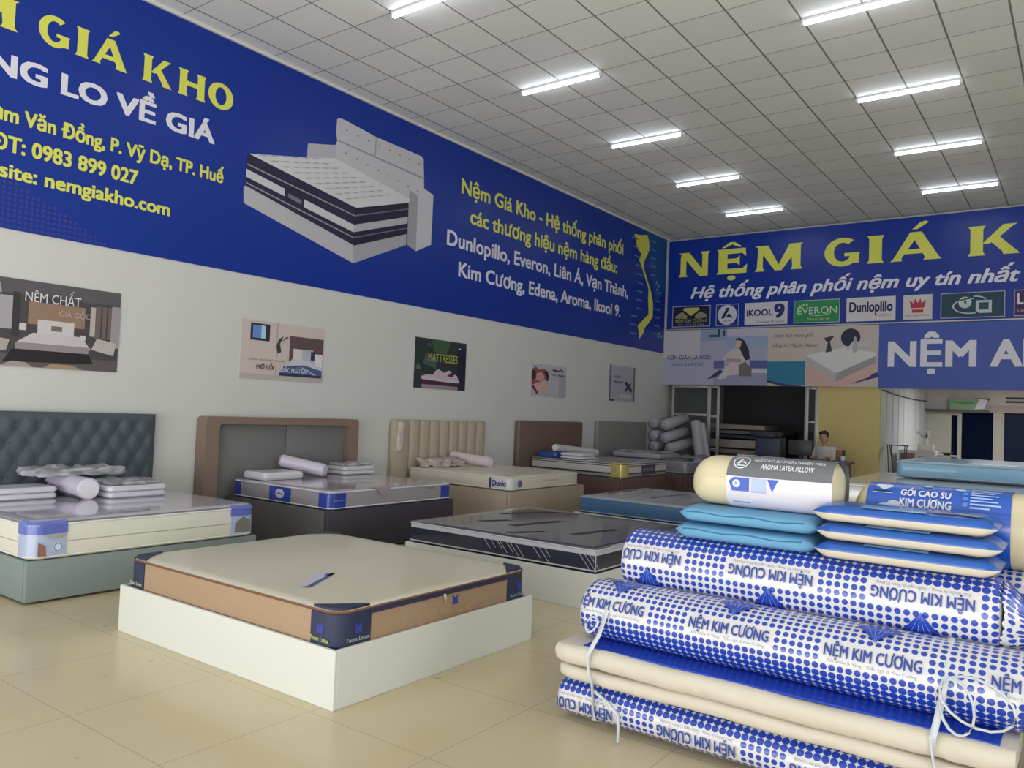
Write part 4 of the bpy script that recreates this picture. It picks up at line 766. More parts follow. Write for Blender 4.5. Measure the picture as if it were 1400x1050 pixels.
mb = MB(); YG = flat((196, 200, 120)); text(mb, lambda u, v: (u, 2.8025, v), 'Foam Latex', YG, 4.86, 5.0, .318, .022, .015, res=2); text(mb, lambda u, v: (5.0635, u, v), 'Foam Latex', flat((178, 186, 176)), 2.87, 3.03, .318, .022, .015, res=2)
text(mb, lambda u, v: (5.0575, u, v), 'Foam Latex', flat((196, 164, 116)), 3.60, 3.88, .322, .035, .012, res=2); text(mb, lambda u, v: (5.0635, u, v), 'Foam Latex', flat((140, 160, 150)), 4.30, 4.46, .318, .022, .015, res=2); text(mb, lambda u, v: (u, 2.8025, v), 'Foam Latex', flat((196, 200, 160)), 3.05, 3.19, .318, .022, .015, res=2)
for f_, a, z in ((lambda u, v: (u, 2.8025, v), 4.93, .385), (lambda u, v: (5.0635, u, v), 2.95, .385), (lambda u, v: (5.0575, u, v), 3.74, .40), (lambda u, v: (5.0635, u, v), 4.40, .385)): mb.poly(f_, [(a - .028, z - .028), (a + .028, z - .028), (a + .022, z), (a + .03, z + .03), (a, z + .012), (a - .03, z + .03), (a - .022, z)], flat((54, 64, 150)))
mb.build('print', m6, 0)
t = thing('leaflet', (4.4, 3.2, .495), 'small blue and white leaflet lying on the brown-sided mattress', 'leaflet')
mb = MB(); LP = [(4.504, 3.01), (4.555, 3.045), (4.358, 3.404), (4.282, 3.30)]
mb.add([(p[0], p[1], .4965) for p in LP] + [(p[0], p[1], .4985) for p in LP], [(3, 2, 1, 0), (4, 5, 6, 7), (0, 1, 5, 4), (1, 2, 6, 5), (2, 3, 7, 6), (3, 0, 4, 7)], flat((196, 196, 206)))
mb.add([(4.504, 3.01, .4992), (4.555, 3.045, .4992), (4.358, 3.404, .4992), (4.345, 3.385, .4992), (4.52, 3.05, .4992)], [(0, 1, 2, 3, 4)], flat((72, 80, 150))); mb.add([(4.33, 3.36, .4992), (4.358, 3.404, .4992), (4.40, 3.33, .4992), (4.37, 3.30, .4992)], [(0, 1, 2, 3)], flat((84, 80, 156))); mb.build('sheet', t, 0)

platform(2.95, 5.02, 5.51, 7.45, .29, 'white platform carrying the navy mattress')
NV = mat('navy_plastic_side', (38, 42, 66), .15, .6, coat=.7); NVT = mat('navy_plastic_top', (74, 70, 84), .14, .6, coat=.6, bump=.12, bump_scale=5); GP = mat('grey_white_tape', (184, 184, 192), .4)
m7 = mattress('mattress', 2.975, 5.0, 5.53, 7.42, .293, .487, .04, 'navy mattress in clear plastic with white top edging', NV, NVT, GP, band=[(.80, NV), (.82, GP), (1, GP)])
mb = MB(); F = lambda u, v: (u, v, .4925)
for a, b_ in (((3.2, 6.6), (3.5, 7.2)), ((3.78, 6.0), (3.92, 6.65)), ((4.45, 6.0), (4.56, 6.6)), ((4.0, 5.65), (4.2, 5.95)), ((3.4, 6.0), (3.55, 6.3))):
    for k in range(2):
        dx = .05 * k; mb.poly(F, [(a[0] + dx, a[1]), (a[0] + .03 + dx, a[1]), (b_[0] + .03 + dx, b_[1]), (b_[0] + dx, b_[1])], flat((58, 44, 64)))
mb.build('top_print', m7, 0)
mb = MB(); random.seed(5)
for k, x_ in enumerate((3.86, 3.93, 4.0, 4.04, 4.10, 4.14, 4.2, 4.38, 4.45, 4.5, 4.83, 4.88, 4.93)):
    a = random.uniform(.44, .455); b_ = random.uniform(.31, .37); mb.tube([(x_, 5.526, a), (x_ + (a - b_) * .9, 5.525, b_)], .0022, mat('plastic_crease', (190, 188, 200), .2), 5)
mb.tube([(5.0, 5.527, .30), (5.0, 5.527, .46)], .004, mat('plastic_crease'), 6)
mb.build('plastic_crease', m7, 40)
platform(2.77, 4.85, 8.82, 10.75, .29, 'white platform carrying the blue-sided mattress')
SB = mat('steel_blue_side', (64, 104, 146), .5, .4, coat=.3); GT = mat('grey_white_top', (176, 176, 180), .25, .5, coat=.4)
m8 = mattress('mattress', 2.83, 4.83, 8.85, 10.7, .293, .505, .05, 'blue-sided mattress with pale top behind the navy one', SB, GT, mat('blue_piping', (150, 166, 184), .5))
mb = MB(); F = lambda u, v: (u, v, .511)
for a, b_ in (((2.94, 9.3), (2.92, 10.25)), ((3.58, 9.34), (3.62, 10.2)), ((4.2, 9.2), (4.24, 10.1))): mb.poly(F, [a, (a[0] + .05, a[1]), (b_[0] + .05, b_[1]), b_], flat((96, 98, 108)))
mb.build('top_print', m8, 0)

# ------------------------------------------------------------------ foreground pile of rolled mattresses
INK = mat('roll_ink', (38, 66, 150), .4, coat=.3); INKG = mat('roll_small_ink', (142, 144, 156), .4); FACET = mat('facet_blue', (30, 66, 176), .35, coat=.3); FLINE = mat('facet_line', (150, 180, 230), .4)
FOAM = mat('cream_foam_cover', (208, 200, 184), .6, .3, bump=.5, bump_scale=8, noise_amt=.03, noise_scale=6); FILM = mat('clear_film', (176, 184, 214), .12, .6, coat=.7, bump=.8, bump_scale=34)
TWINE = mat('plastic_twine', (206, 212, 216), .3, .5, coat=.3)
FATNESS = .030
def roll(x0, x1, cy, cz, ry, rz, label, u0, v0, vsol, up, texts=True, e=1., seed=0, tail=True, diamonds=None, period=.61):
    t = thing('rolled_mattress', ((x0 + x1) / 2, cy, cz - rz), label, 'rolled mattress', 'dotted mattress rolls')
    S = Section(cy, cz, ry, rz, e); n = S.n; xs = [x0 + (x1 - x0) * k / 40 for k in range(41)]
    M = dot_mat('dotted_film_%d' % seed, period, .475, .132, u0, v0, vsol)
    rings = []; R = [(x0 - .01, .35), (x0 - .012, .80), (x0, .95), (x0 + .025, 1)] + [(x, 1) for x in xs[1:-1]] + [(x1 - .025, 1), (x1, .95), (x1 + .012, .8), (x1 + .01, .35)]
    for x, k in R:
        ring_ = []
        for i, (y, z) in enumerate(S.p):
            nn = .006 * noise.noise(Vector((x * 2.2 + seed, y * 5, z * 5))) * (1 if k == 1 else .3)
            ring_.append((x, cy + (y - cy) * k * (1 + nn / ry), cz + (z - cz) * k * (1 + nn / rz)))
        rings.append(ring_)
    ss = S.s
    mb = MB(); mb.loft(rings, M, uvr=lambda j, i: (R[j][0], ss[i] if i <= n // 2 else ss[i] - S.L)); mb.build('wrapped_roll', t, 60)
    mb = MB(); W_ = lambda off: (lambda u, v: (u, *S.at(v, off)))
    cuts = [v0 - .1 + .012 * k for k in range(18)]
    k0 = math.ceil((x0 - .3 - u0) / period); k1 = floor((x1 + .2 - u0) / period)
    for k in range(k0, k1 + 1):
        c = u0 + k * period
        for body, hw, b_, h, m_ in (('NỆM KIM CƯƠNG', period * .305, v0 - .018 if up else v0 - .026, .045, INK), ('Sức khỏe là Vàng - Giấc ngủ là Kim Cương', period * .28, v0 - .043 if up else v0 + .030, .012, INKG)):
            tm = MB(); text(tm, W_(.008), body, m_, c - hw, c + hw, b_, h, FATNESS if m_ is INK else .004, cuts=cuts, flip=not up, res=2)
            # the roll ends where the film ends
            keep = [f for f in tm.f if all(x0 + .01 < tm.v[i][0] < x1 - .005 for i in f)]
            mb.add(tm.v, keep, m_)
    for (u, v, s, inv) in (diamonds or []):
        g = -1 if inv else 1
        P = [(-1, -.48), (-.6, -.66), (-.2, -.72), (.2, -.72), (.6, -.66), (1, -.48), (0, .75)]
        Q = [(u + a * s, v + g * b_ * s) for a, b_ in P]; apex = Q[6]
        ST = 6
        for a, b_ in zip(Q[:5], Q[1:6]):
            for k in range(ST):
                f0, f1 = k / ST, (k + 1) / ST; L = lambda p, f: (p[0] + (apex[0] - p[0]) * f, p[1] + (apex[1] - p[1]) * f)
                q = [L(a, f0), L(b_, f0), L(b_, f1), L(a, f1)] if k < ST - 1 else [L(a, f0), L(b_, f0), apex]
                q = q if not inv else q[::-1]
                q = [p for p in q]
                if all(x0 < p[0] < x1 for p in q): mb.poly(W_(.008), q, FACET)
        for p in Q[1:5]:
            for k in range(ST):
                f0, f1 = k / ST, (k + 1) / ST; w_ = .0012 * (1 - f0)+.0002
                a = (p[0] + (apex[0] - p[0]) * f0, p[1] + (apex[1] - p[1]) * f0); b_ = (p[0] + (apex[0] - p[0]) * f1, p[1] + (apex[1] - p[1]) * f1)
                if x0 < min(a[0], b_[0]) and max(a[0], b_[0]) < x1: mb.poly(W_(.0105), [(a[0] - w_, a[1]), (a[0] + w_, a[1]), (b_[0] + w_, b_[1]), (b_[0] - w_, b_[1])][::g], FLINE)
        for a, b_ in (((-.62, -.2), (-.3, -.08)), ((-.3, -.08), (0, -.12)), ((0, -.12), (.3, -.08)), ((.3, -.08), (.62, -.2))):
            a = (u + a[0] * s, v + g * a[1] * s); b_ = (u + b_[0] * s, v + g * b_[1] * s)
            if x0 < a[0] and b_[0] < x1: mb.poly(W_(.0105), [(a[0], a[1] - .001), (b_[0], b_[1] - .001), (b_[0], b_[1] + .001), (a[0], a[1] + .001)][::g], FLINE)
    mb.build('print', t, 0)
    if tail:   # gathered film at the right end
        mb = MB(); rings = []
        for k in range(7):
            f = k / 6; ring_ = []
            for i in range(40):
                a = 2 * pi * i / 40; q = (1 - .72 * f ** 1.3) * (1 + .22 * f * noise.noise(Vector((cos(a) * 3 + seed, sin(a) * 3, f * 3))) + .12 * sin(a * 11 + seed) * f)
                ring_.append((x1 + .014 + .13 * f + .02 * noise.noise(Vector((a * 2, f * 4, seed))), cy - ry * .93 * q * cos(a), cz - .04 * f + rz * .93 * q * sin(a)))
            rings.append(ring_)
        mb.loft(rings, M, uvr=lambda j, i: (x1 + j * .02, i * .03), cap=(False, True)); mb.build('film_tail', t, 60)
    return t, S
# bottom bundle and middle bundle, each with its folded cream core showing
rb, Sb = roll(5.985, 7.93, 3.69, .115, .235, .113, 'dotted mattress roll lying on the floor at the foot of the pile', 6.73, -.01, .25, False, seed=1, e=.85, diamonds=[])
def foam(t, x0, x1, y0, y1, z0, z1, seed, nm='foam_layer'):
    mb = MB(); n = 90; rings = []
    for k in range(n + 1):
        f = k / n; x = x0 + (x1 - x0) * f; e_ = 1 - .12 * max(0, 1 - min(f, 1 - f) * 22) ** 2 - .05 * math.exp(-((x - 6.21) / .03) ** 2) - .05 * math.exp(-((x - 7.70) / .03) ** 2)
        zz = .010 * noise.noise(Vector((x * 2 + seed, 0, 0))); r_ = rr(y0, y1, z0, z1, min(.045, (z1 - z0) / 2.2), 5); cy, cz = (y0 + y1) / 2, (z0 + z1) / 2
        rings.append([(x, cy + (p - cy) * e_ + .010 * noise.noise(Vector((x * 5, q * 9, seed))) + .005 * noise.noise(Vector((x * 26 + q * 18, q * 8, seed))), max(z0, cz + (q - cz) * e_ + zz)) for p, q in r_])
    mb.loft(rings, FOAM); mb.build(nm, t, 60)
foam(rb, 5.99, 7.92, 3.44, 3.95, .222, .292, 3)
rm, Sm = roll(6.05, 7.97, 3.735, .535, .195, .148, 'dotted mattress roll in the middle of the pile, lettering upright', 6.83, .06, -.235, True, seed=2, e=.95, diamonds=[(6.24, .20, .09, True), (6.83, .20, .09, True), (7.44, .20, .09, True)])
foam(rm, 5.97, 7.95, 3.42, 3.96, .294, .392, 9)
mb = MB(); mb.bbox(6.12, 7.9, 3.47, 3.93, .391, .40, mat('blue_film', (26, 66, 182), .42, .3, coat=.15, bump=.5, bump_scale=30), .004); mb.build('blue_film', rm, 0)
rt, St = roll(6.14, 7.86, 3.963, .773, .165, .163, 'topmost front dotted roll, lettering upside down, under the pillows', 6.93, .055, .32, False, seed=3, diamonds=[(6.30, -.09, .11, False), (6.93, -.09, .11, False), (7.58, -.09, .11, False)], period=.65)
rk, Sk = roll(6.36, 7.95, 4.285, .765, .16, .160, 'dotted roll behind the top one, only its left end showing', 6.6, .05, .6, True, seed=4, texts=True)
roll(6.30, 7.9, 4.20, .150, .20, .149, 'dotted roll on the floor at the back of the pile', 6.7, .05, -.3, True, seed=5, tail=False)
roll(6.30, 7.9, 4.22, .452, .20, .150, 'dotted roll in the hidden middle of the back stack', 6.7, .05, -.3, True, seed=6, tail=False)
# twine round the lower bundles
def twine(x, label, bows, tailx):
    t = thing('plastic_twine', (x, 3.4, 0), label, 'twine')
    path = [(3.60, .005), (3.445, .06), (3.438, .14), (3.428, .25), (3.408, .30), (3.408, .385), (3.49, .46), (3.53, .55), (3.58, .63), (3.735, .692), (3.90, .64), (3.945, .54), (3.975, .39), (3.97, .25), (3.94, .06), (3.8, .005)]
    mb = MB(); mb.tube([(x + .012 * sin(k), p, q) for k, (p, q) in enumerate(path)], .005, TWINE, 8, 2.6); mb.build('band', t, 60)
    mb = MB()
    for (cx, cz, w_, h_) in bows:
        mb.tube([(x + cx + w_ * (1 - cos(2 * pi * k / 16)) / 2 , 3.47 - .03 * sin(pi * k / 16), cz - h_ * sin(2 * pi * k / 16) - .03 * (1 - cos(2 * pi * k / 16)) / 2) for k in range(17)], .005, TWINE, 8, 1.8)
    mb.build('bow', t, 60)
    if tailx:
        mb = MB(); mb.tube([(x + a, b_, c) for a, b_, c in tailx], .006, TWINE, 8, 2); mb.build('loose_end', t, 60)
twine(6.20, 'white plastic twine tied round the left end of the lower rolls', [(.0, .53, -.05, .035)], [(.0, 3.45, .20), (.10, 3.42, .17), (.16, 3.415, .13), (.165, 3.41, .06), (.17, 3.40, .008)])
twine(7.70, 'white plastic twine with a bow round the right end of the lower rolls', [(0, .55, .25, .09), (0, .52, .12, .10)], None)

# pillows on the pile -----------------------------------------------------------
def loaf(mb, x0, x1, y0, y1, z0, z1, ms, tip=.06, n=30, pts=28, e=.45, droop=0):
    """pillow lofted along x with flattened bag ends; ms(i) picks the material by section index"""
    cy, cz, ry, rz = (y0 + y1) / 2, (z0 + z1) / 2, (y1 - y0) / 2, (z1 - z0) / 2; S = Section(cy, cz, ry, rz, e, pts); rings = []
    for k in range(n + 1):
        f = k / n; d = min(f, 1 - f) * (x1 - x0); a = min(1, d / tip) if tip else 1
        kz = .10 + .90 * sin(a * pi / 2) ** .8; ky = .80 + .20 * a
        rings.append([(x0 + (x1 - x0) * f, cy + (y - cy) * ky, cz - droop * (1 - a) + (z - cz) * kz) for y, z in S.p])
    mb.loft(rings, None, ms=lambda j, i: ms(i)); return S
LBLUE = mat('light_blue_cotton', (104, 160, 196), .6, .3, bump=.15, bump_scale=18); SEAM = mat('seam_blue', (58, 120, 160), .6)
zt = .930
for k, (a, b_, lab) in enumerate(((6.41, 7.12, 'lower of the two light blue pillows'), (6.43, 7.13, 'upper of the two light blue pillows, under the grey sleeve'))):
    t = thing('pillow', ((a + b_) / 2, 4.04, zt), lab, 'pillow', 'light blue pillows on the rolls')
    mb = MB(); S = loaf(mb, a, b_, 3.84, 4.27, zt + .001, zt + .087, lambda i: LBLUE, .06, e=.6); mb.build('pillow_body', t, 60)
    mb = MB(); mb.tube([(a + .055 + (b_ - a - .11) * q / 20, *S.at(.012 + .004 * sin(q * .7), .001)) for q in range(21)], .0032, SEAM, 6); mb.build('seam', t, 60)
    zt += .088
# cream latex pillow with grey sleeve
CRL = mat('cream_latex', (212, 201, 166), .55, .4, coat=.2, bump=.1, bump_scale=50); SLG = mat('sleeve_grey', (106, 110, 116), .4, coat=.3); SLW = mat('sleeve_white', (218, 214, 224), .4, coat=.3)
t = thing('latex_pillow', (6.82, 4.1, zt), 'cream latex pillow in a grey and white sleeve on the light blue pillows', 'pillow')
def fat(mb, x0, x1, cy, cz, ry, rz, m, tip=.14, e=.75, n=40, tip2=None):
    S = Section(cy, cz, ry, rz, e); rings = []
    for k in range(n + 1):
        f = k / n; a = min(1, f * (x1 - x0) / tip, (1 - f) * (x1 - x0) / (tip2 or tip)); q = max(.06, sqrt(max(0, 1 - (1 - a) ** 2)))
        rings.append([(x0 + (x1 - x0) * f, cy + (y - cy) * q, cz - rz * (1 - q) * .25 + (z - cz) * q) for y, z in S.p])
    mb.loft(rings, m); return S
def sleeve(mb, S, u0, u1, s0, s1, m, off=.006, n=20):
    vs = []; 
    for k in range(n + 1):
        y, z = S.at(s0 + (s1 - s0) * k / n, off); vs += [(u0, y, z), (u1, y, z)]
    mb.add(vs, [(2 * k, 2 * k + 1, 2 * k + 3, 2 * k + 2) for k in range(n)], m)
mb = MB(); S = fat(mb, 6.43, 7.185, 4.09, zt + .128, .165, .127, CRL, .13, tip2=.05); mb.build('pillow_body', t, 60)
L4 = S.L / 4
mb = MB(); sleeve(mb, S, 6.66, 7.175, -L4 * 1.0, .035, SLW); sleeve(mb, S, 6.66, 7.175, .035, L4 * 2.6, SLG); sl = mb.build('sleeve', t, 60)
mb = MB(); W_ = lambda off: (lambda u, v: (u, *S.at(v, off)))
cu = [.005 + .012 * k for k in range(22)]
text(mb, W_(.0085), 'GỐI CAO SU THIÊN NHIÊN 100%', WHT, 6.785, 7.13, .125, .025, .02, cuts=cu, res=2); text(mb, W_(.0085), 'AROMA LATEX PILLOW', WHT, 6.83, 7.085, .078, .027, .025, cuts=cu, res=2)
ring(mb, W_(.0085), 6.725, .118, .042, .046, .006, WHT); mb.poly(W_(.0085), [(6.70, .10), (6.718, .10), (6.729, .135), (6.72, .148)], WHT); mb.poly(W_(.0085), [(6.725, .112), (6.755, .10), (6.738, .125)], WHT); mb.poly(W_(.0085), R4(6.705, .088, 6.745, .094), WHT)
PB = flat((70, 98, 196)); mb.poly(W_(.0085), [(6.675, .01), (6.70, .03), (6.78, .03), (6.78, -.03), (6.70, -.035), (6.69, -.03)], PB); mb.poly(W_(.0085), R4(6.69, -.10, 6.78, -.03), flat((120, 144, 206))); mb.poly(W_(.0095), disc(6.715, .0, .02), flat((214, 216, 232))); text(mb, W_(.0105), 'R', PB, 6.709, 6.722, -.008, .016, .01, res=1)
for a, b_ in ((.03, -.03), (-.03, -.09)): mb.poly(W_(.0085), R4(6.79, b_, 6.865, a), flat((178, 192, 224)))
mb.poly(W_(.0085), [(6.87, .03), (6.925, .03), (6.895, -.03)], PB)
mb.build('sleeve_print', sl, 0)
# three blue bagged pillows
BB = mat('blue_bag_film', (30, 88, 172), .3, .4, coat=.3, bump=.4, bump_scale=14); CREAMP = mat('bagged_pillow_cream', (208, 198, 178), .5, coat=.2); SKY = mat('bag_sky_print', (128, 176, 224), .25, coat=.6)
zt = .934
for k, lab in enumerate(('bottom one of three blue bagged pillows', 'middle one of three blue bagged pillows', 'top one of three blue bagged pillows')):
    t = thing('bagged_pillow', (7.48, 4.0, zt), lab + ' beside the light blue pair', 'pillow', 'blue bagged pillows on the rolls')
    o = .012 * (1 if k == 1 else 0) - .006 * k
    mb = MB(); S = loaf(mb, 7.125 + o, 7.865 + o, 3.80, 4.12, zt + .001, zt + .083, lambda i: CREAMP if 17 <= i < 28 else BB, .07, e=.5); mb.build('pillow_body', t, 60)
    mb = MB()
    W_ = lambda off: (lambda u, v: (u, *S.at(v, off)))
    sleeve(mb, S, 7.34 + o, 7.60 + o, .045, .12, SKY, .004, 6); mb.poly(W_(.006), [(7.58, .10), (7.62, .075), (7.70, .085), (7.78, .06), (7.80, .10), (7.72, .12)], flat((176, 170, 160))); mb.build('bag_print', t, 60)
    zt += .084
# standing latex pillow with blue sleeve
t = thing('latex_pillow', (7.6, 4.30, .93), 'cream latex pillow with a blue lettered band behind the bagged three', 'pillow')
mb = MB(); S = fat(mb, 7.19, 8.12, 4.30, .93 + .168, .15, .167, CRL, .09, .8); mb.build('pillow_body', t, 60)
L4 = S.L / 4
BS = mat('blue_sleeve', (28, 88, 190), .3, coat=.5)
mb = MB(); sleeve(mb, S, 7.275, 7.875, -L4 * .9, L4 * 2.5, BS, n=28); sl = mb.build('sleeve', t, 60)
mb = MB(); W_ = lambda off: (lambda u, v: (u, *S.at(v, off))); cu = [-.02 + .012 * k for k in range(24)]
text(mb, W_(.0085), 'GỐI CAO SU', WHT, 7.425, 7.635, .130, .034, .035, cuts=cu, res=2); text(mb, W_(.0085), 'KIM CƯƠNG', WHT, 7.425, 7.64, .078, .036, .035, cuts=cu, res=2)
text(mb, W_(.0085), 'Thoáng khí - Êm ái', flat((190, 208, 236)), 7.46, 7.60, .050, .012, .003, cuts=cu, res=1)
for k, (a, wd) in enumerate(((.215, .10), (.198, .12), (.181, .09), (.164, .11), (.147, .085), (.130, .11), (.113, .12), (.096, .08))): mb.poly(W_(.0085), R4(7.715, a - .003, 7.715 + wd, a + .004), flat((176, 196, 232)))
for c, h in ((.20, 1), (.17, 1), (.14, 1), (.11, 1)): mb.poly(W_(.0085), R4(7.685, c - .011, 7.705, c + .011), flat((96, 140, 214)))
DW = flat((206, 216, 236)); mb.poly(W_(.0085), [(7.32, .20), (7.375, .20), (7.39, .185), (7.348, .155), (7.305, .185)], DW); mb.poly(W_(.0085), R4(7.305, .142, 7.385, .150), flat((40, 50, 70))); mb.poly(W_(.0085), R4(7.30, .135, 7.385, .139), DW)
for a, b_, r_ in ((7.53, .215, .022), (7.67, .20, .022), (7.36, .07, .03), (7.40, .085, .03), (7.44, .065, .032), (7.33, .055, .03)): mb.poly(W_(.009), disc(a, b_, r_, r_ * .5, 12), flat((200, 208, 226)))
mb.build('sleeve_print', sl, 0)
# navy mattress at the right edge of the view
t = thing('mattress', (8.6, 5.0, 0), 'navy mattress end at the right edge beside the dotted rolls', 'mattress')
mb = MB(); slab(mb, 8.16, 9.6, 3.95, 5.95, [(.03, .005), (0, .03), (0, .19), (.0, .20), (.02, .225), (.03, .23), (.0, .26), (0, .43), (.03, .455), (.2, .46)], .06, NV, mtop=NVT); mb.build('mattress_body', t)

# ------------------------------------------------------------------ stacked mattresses on the right
WP = mat('white_plastic_mattress', (192, 192, 188), .16, .6, coat=.6, noise_amt=.05, noise_scale=5, bump=.12, bump_scale=6); LB = mat('pale_blue_side', (116, 160, 188), .45, coat=.3); LBT = mat('pale_blue_top', (150, 184, 202), .3, coat=.4)
sw = ('lowest', 'second', 'third', 'fourth', 'fifth')
for k in range(5):
    z0 = .004 + k * .2155
    t = mattress('mattress', 6.38 + .012 * (k % 2), 8.38 + .012 * (k % 2), 6.9, 9.05, z0, z0 + .2115, .07, 'white plastic-wrapped mattress, %s from the floor in the stack behind the pillows' % sw[k], WP, WP, mat('white_piping'), group='white mattresses stacked behind the pile')
    if k == 4:
        mb = MB()
        for a, b_, c in ((6.95, 7.3, (112, 106, 116)), (7.34, 7.8, (120, 118, 124)), (7.9, 8.3, (124, 104, 110))): mb.poly(lambda u, v: (u, v, z0 + .218), R4(a, 8.0, b_, 8.45), flat(c))
        mb.build('top_print', t, 0)
mattress('mattress', 6.70, 8.55, 8.05, 9.6, 1.09, 1.245, .06, 'pale blue mattress on top of the white stack', LB, LBT, mat('blue_piping'))

# ------------------------------------------------------------------ heap of bolsters and bags in the back corner
LIL = mat('lilac_plastic_roll', (172, 168, 180), .35, .5, coat=.4, bump=.3, bump_scale=22)
HB = [((.13, 16.42, 1.42), (.13, 17.1, 1.44)), ((.14, 16.42, 1.14), (.14, 17.1, 1.16)), ((.15, 16.42, .90), (.15, 17.1, .92)), ((.42, 16.36, 1.37), (.66, 17.05, 1.56)), ((.41, 16.36, 1.08), (.66, 17.05, 1.26)), ((.54, 16.36, .86), (.80, 17.05, 1.0))]
lab = ['upper left', 'middle left', 'lower left', 'uppermost tilted', 'second tilted', 'lowest tilted']
for k in range(6):
    a, b_ = HB[k]
    t = thing('bolster', a, '%s wrapped bolster of the heap in the back corner' % lab[k], 'bolster', 'bolsters heaped in the back corner')
    mb = MB(); cyl(mb, a, b_, .118, LIL, 20, .035); mb.build('cover', t, 50)
    mb = MB(); d_ = (Vector(b_) - Vector(a)).normalized(); mb.tube([Vector(a) - d_ * .05 + Vector((0, 0, -.01)), Vector(a) - d_ * .02, Vector(a) + d_ * .004], [.05, .02, .06], LIL, 10); mb.build('gathered_end', t, 50)
t = thing('plastic_roll', (1.1, 16.6, .74), 'tall grey roll in plastic leaning beside the heaped bolsters', 'roll')
mb = MB(); cyl(mb, (1.20, 16.62, .72), (1.0, 16.80, 1.50), .115, LIL, 20, .02); cyl(mb, (1.36, 16.66, .72), (1.14, 16.84, 1.46), .06, LIL, 14, .02); mb.build('roll_body', t, 50)
t = thing('plastic_bag_heap', (.8, 16.5, 0), 'slumped lilac plastic bag of bedding below the heaped bolsters', 'bag')
mb = MB(); crumple(mb, .16, 1.40, 16.2, 17.1, .40, .74, mat('lilac_bag', (158, 152, 170), .3, coat=.5, bump=.5, bump_scale=20), 41, .07); mb.build('bag_body', t, 60)
t = thing('wrapped_carton', (.75, 16.5, 0), 'lilac wrapped carton under the slumped bag', 'carton')
mb = MB(); mb.bbox(.16, 1.30, 16.3, 17.1, 0, .385, mat('lilac_bag'), .04, 3); mb.box(.62, 1.1, 16.293, 16.30, .2, .24, STRAP); mb.build('carton_body', t)

# ------------------------------------------------------------------ storage rack mattresses
rk = [(.52, .10, (120, 118, 132)), (.64, .10, (70, 72, 92)), (.76, .11, (150, 142, 138)), (.90, .20, (168, 160, 156)), (1.13, .08, (60, 66, 80)), (1.23, .09, (110, 112, 118)), (1.34, .12, (160, 152, 144))]
nm = ['lilac', 'dark blue', 'beige', 'thick pale', 'charcoal', 'grey', 'sand-coloured top']
t = thing('storage_rack', (1.6, 18.9, 0), 'low dark storage rack holding the stacked mattresses behind the desk', 'rack')
for a in (.5, 2.45):
    for b_ in (18.3, 19.6):
        mb = MB(); mb.box(a, a + .06, b_, b_ + .06, 0, .46, STRAP); mb.build('leg', t, 0)
mb = MB(); mb.box(.4, 2.6, 18.25, 19.7, .46, .515, STRAP); mb.build('shelf', t, 0)
for k, (z, h, c) in enumerate(rk):
    wdt = 2.05 if k < 4 else (2.35 if k in (4, 5) else 1.95)
    mattress('mattress', .52, wdt + .1, 18.3, 19.6, z, z + h - .004, .05, '%s mattress on the rack in the dark storage room' % nm[k], flat(c), flat(c), flat(tuple(min(255, v + 30) for v in c)), group='mattresses on the storage rack')

# ------------------------------------------------------------------ desk, clerk and desk things
DESK = mat('dark_wood_desk', (50, 40, 50), .4, .5)
DX0, DX1, DY0, DY1, DZ = 2.12, 4.55, 15.35, 16.0, .86
t = thing('desk', (3, 15.7, 0), 'long dark wooden counter desk in front of the storage room', 'desk')
mb = MB(); mb.bbox(DX0, DX1, DY0, DY1, DZ - .05, DZ, DESK, .008); mb.build('desktop', t, 0)
mb = MB(); mb.bbox(DX0 + .05, DX1 - .05, DY0 + .05, DY0 + .08, .0, DZ - .05, DESK, .004); mb.build('front_panel', t, 0)
for a in (DX0 + .05, DX1 - .08):
    mb = MB(); mb.bbox(a, a + .03, DY0 + .08, DY1 - .03, 0, DZ - .05, DESK, .004); mb.build('side_panel', t, 0)
PXc, PYc = 3.93, 16.32
t = thing('office_chair', (PXc, PYc + .1, 0), 'black chair behind the seated clerk', 'chair')
CH = mat('black_chair', (40, 38, 44), .5)
mb = MB(); mb.bbox(PXc - .22, PXc + .24, PYc - .22, PYc + .24, .44, .50, CH, .02); mb.build('seat', t)
mb = MB(); mb.bbox(PXc - .18, PXc + .30, PYc + .27, PYc + .33, .55, 1.05, CH, .025); mb.build('backrest', t)
mb = MB(); mb.tube([(PXc, PYc + .2, .46), (PXc + .05, PYc + .36, .46), (PXc + .05, PYc + .36, .8)], .018, CH); mb.build('back_support', t)
mb = MB(); mb.tube([(PXc, PYc, .06), (PXc, PYc, .44)], .03, CH); mb.build('column', t)
for k in range(5):
    a = 2 * pi * k / 5; mb = MB(); mb.tube([(PXc, PYc, .08), (PXc + .26 * cos(a), PYc + .26 * sin(a), .04)], [.025, .015], CH); supell(mb, PXc + .26 * cos(a), PYc + .26 * sin(a), .028, .028, .02, .028, CH, 1, nu=10, nv=6); mb.build('leg', t)
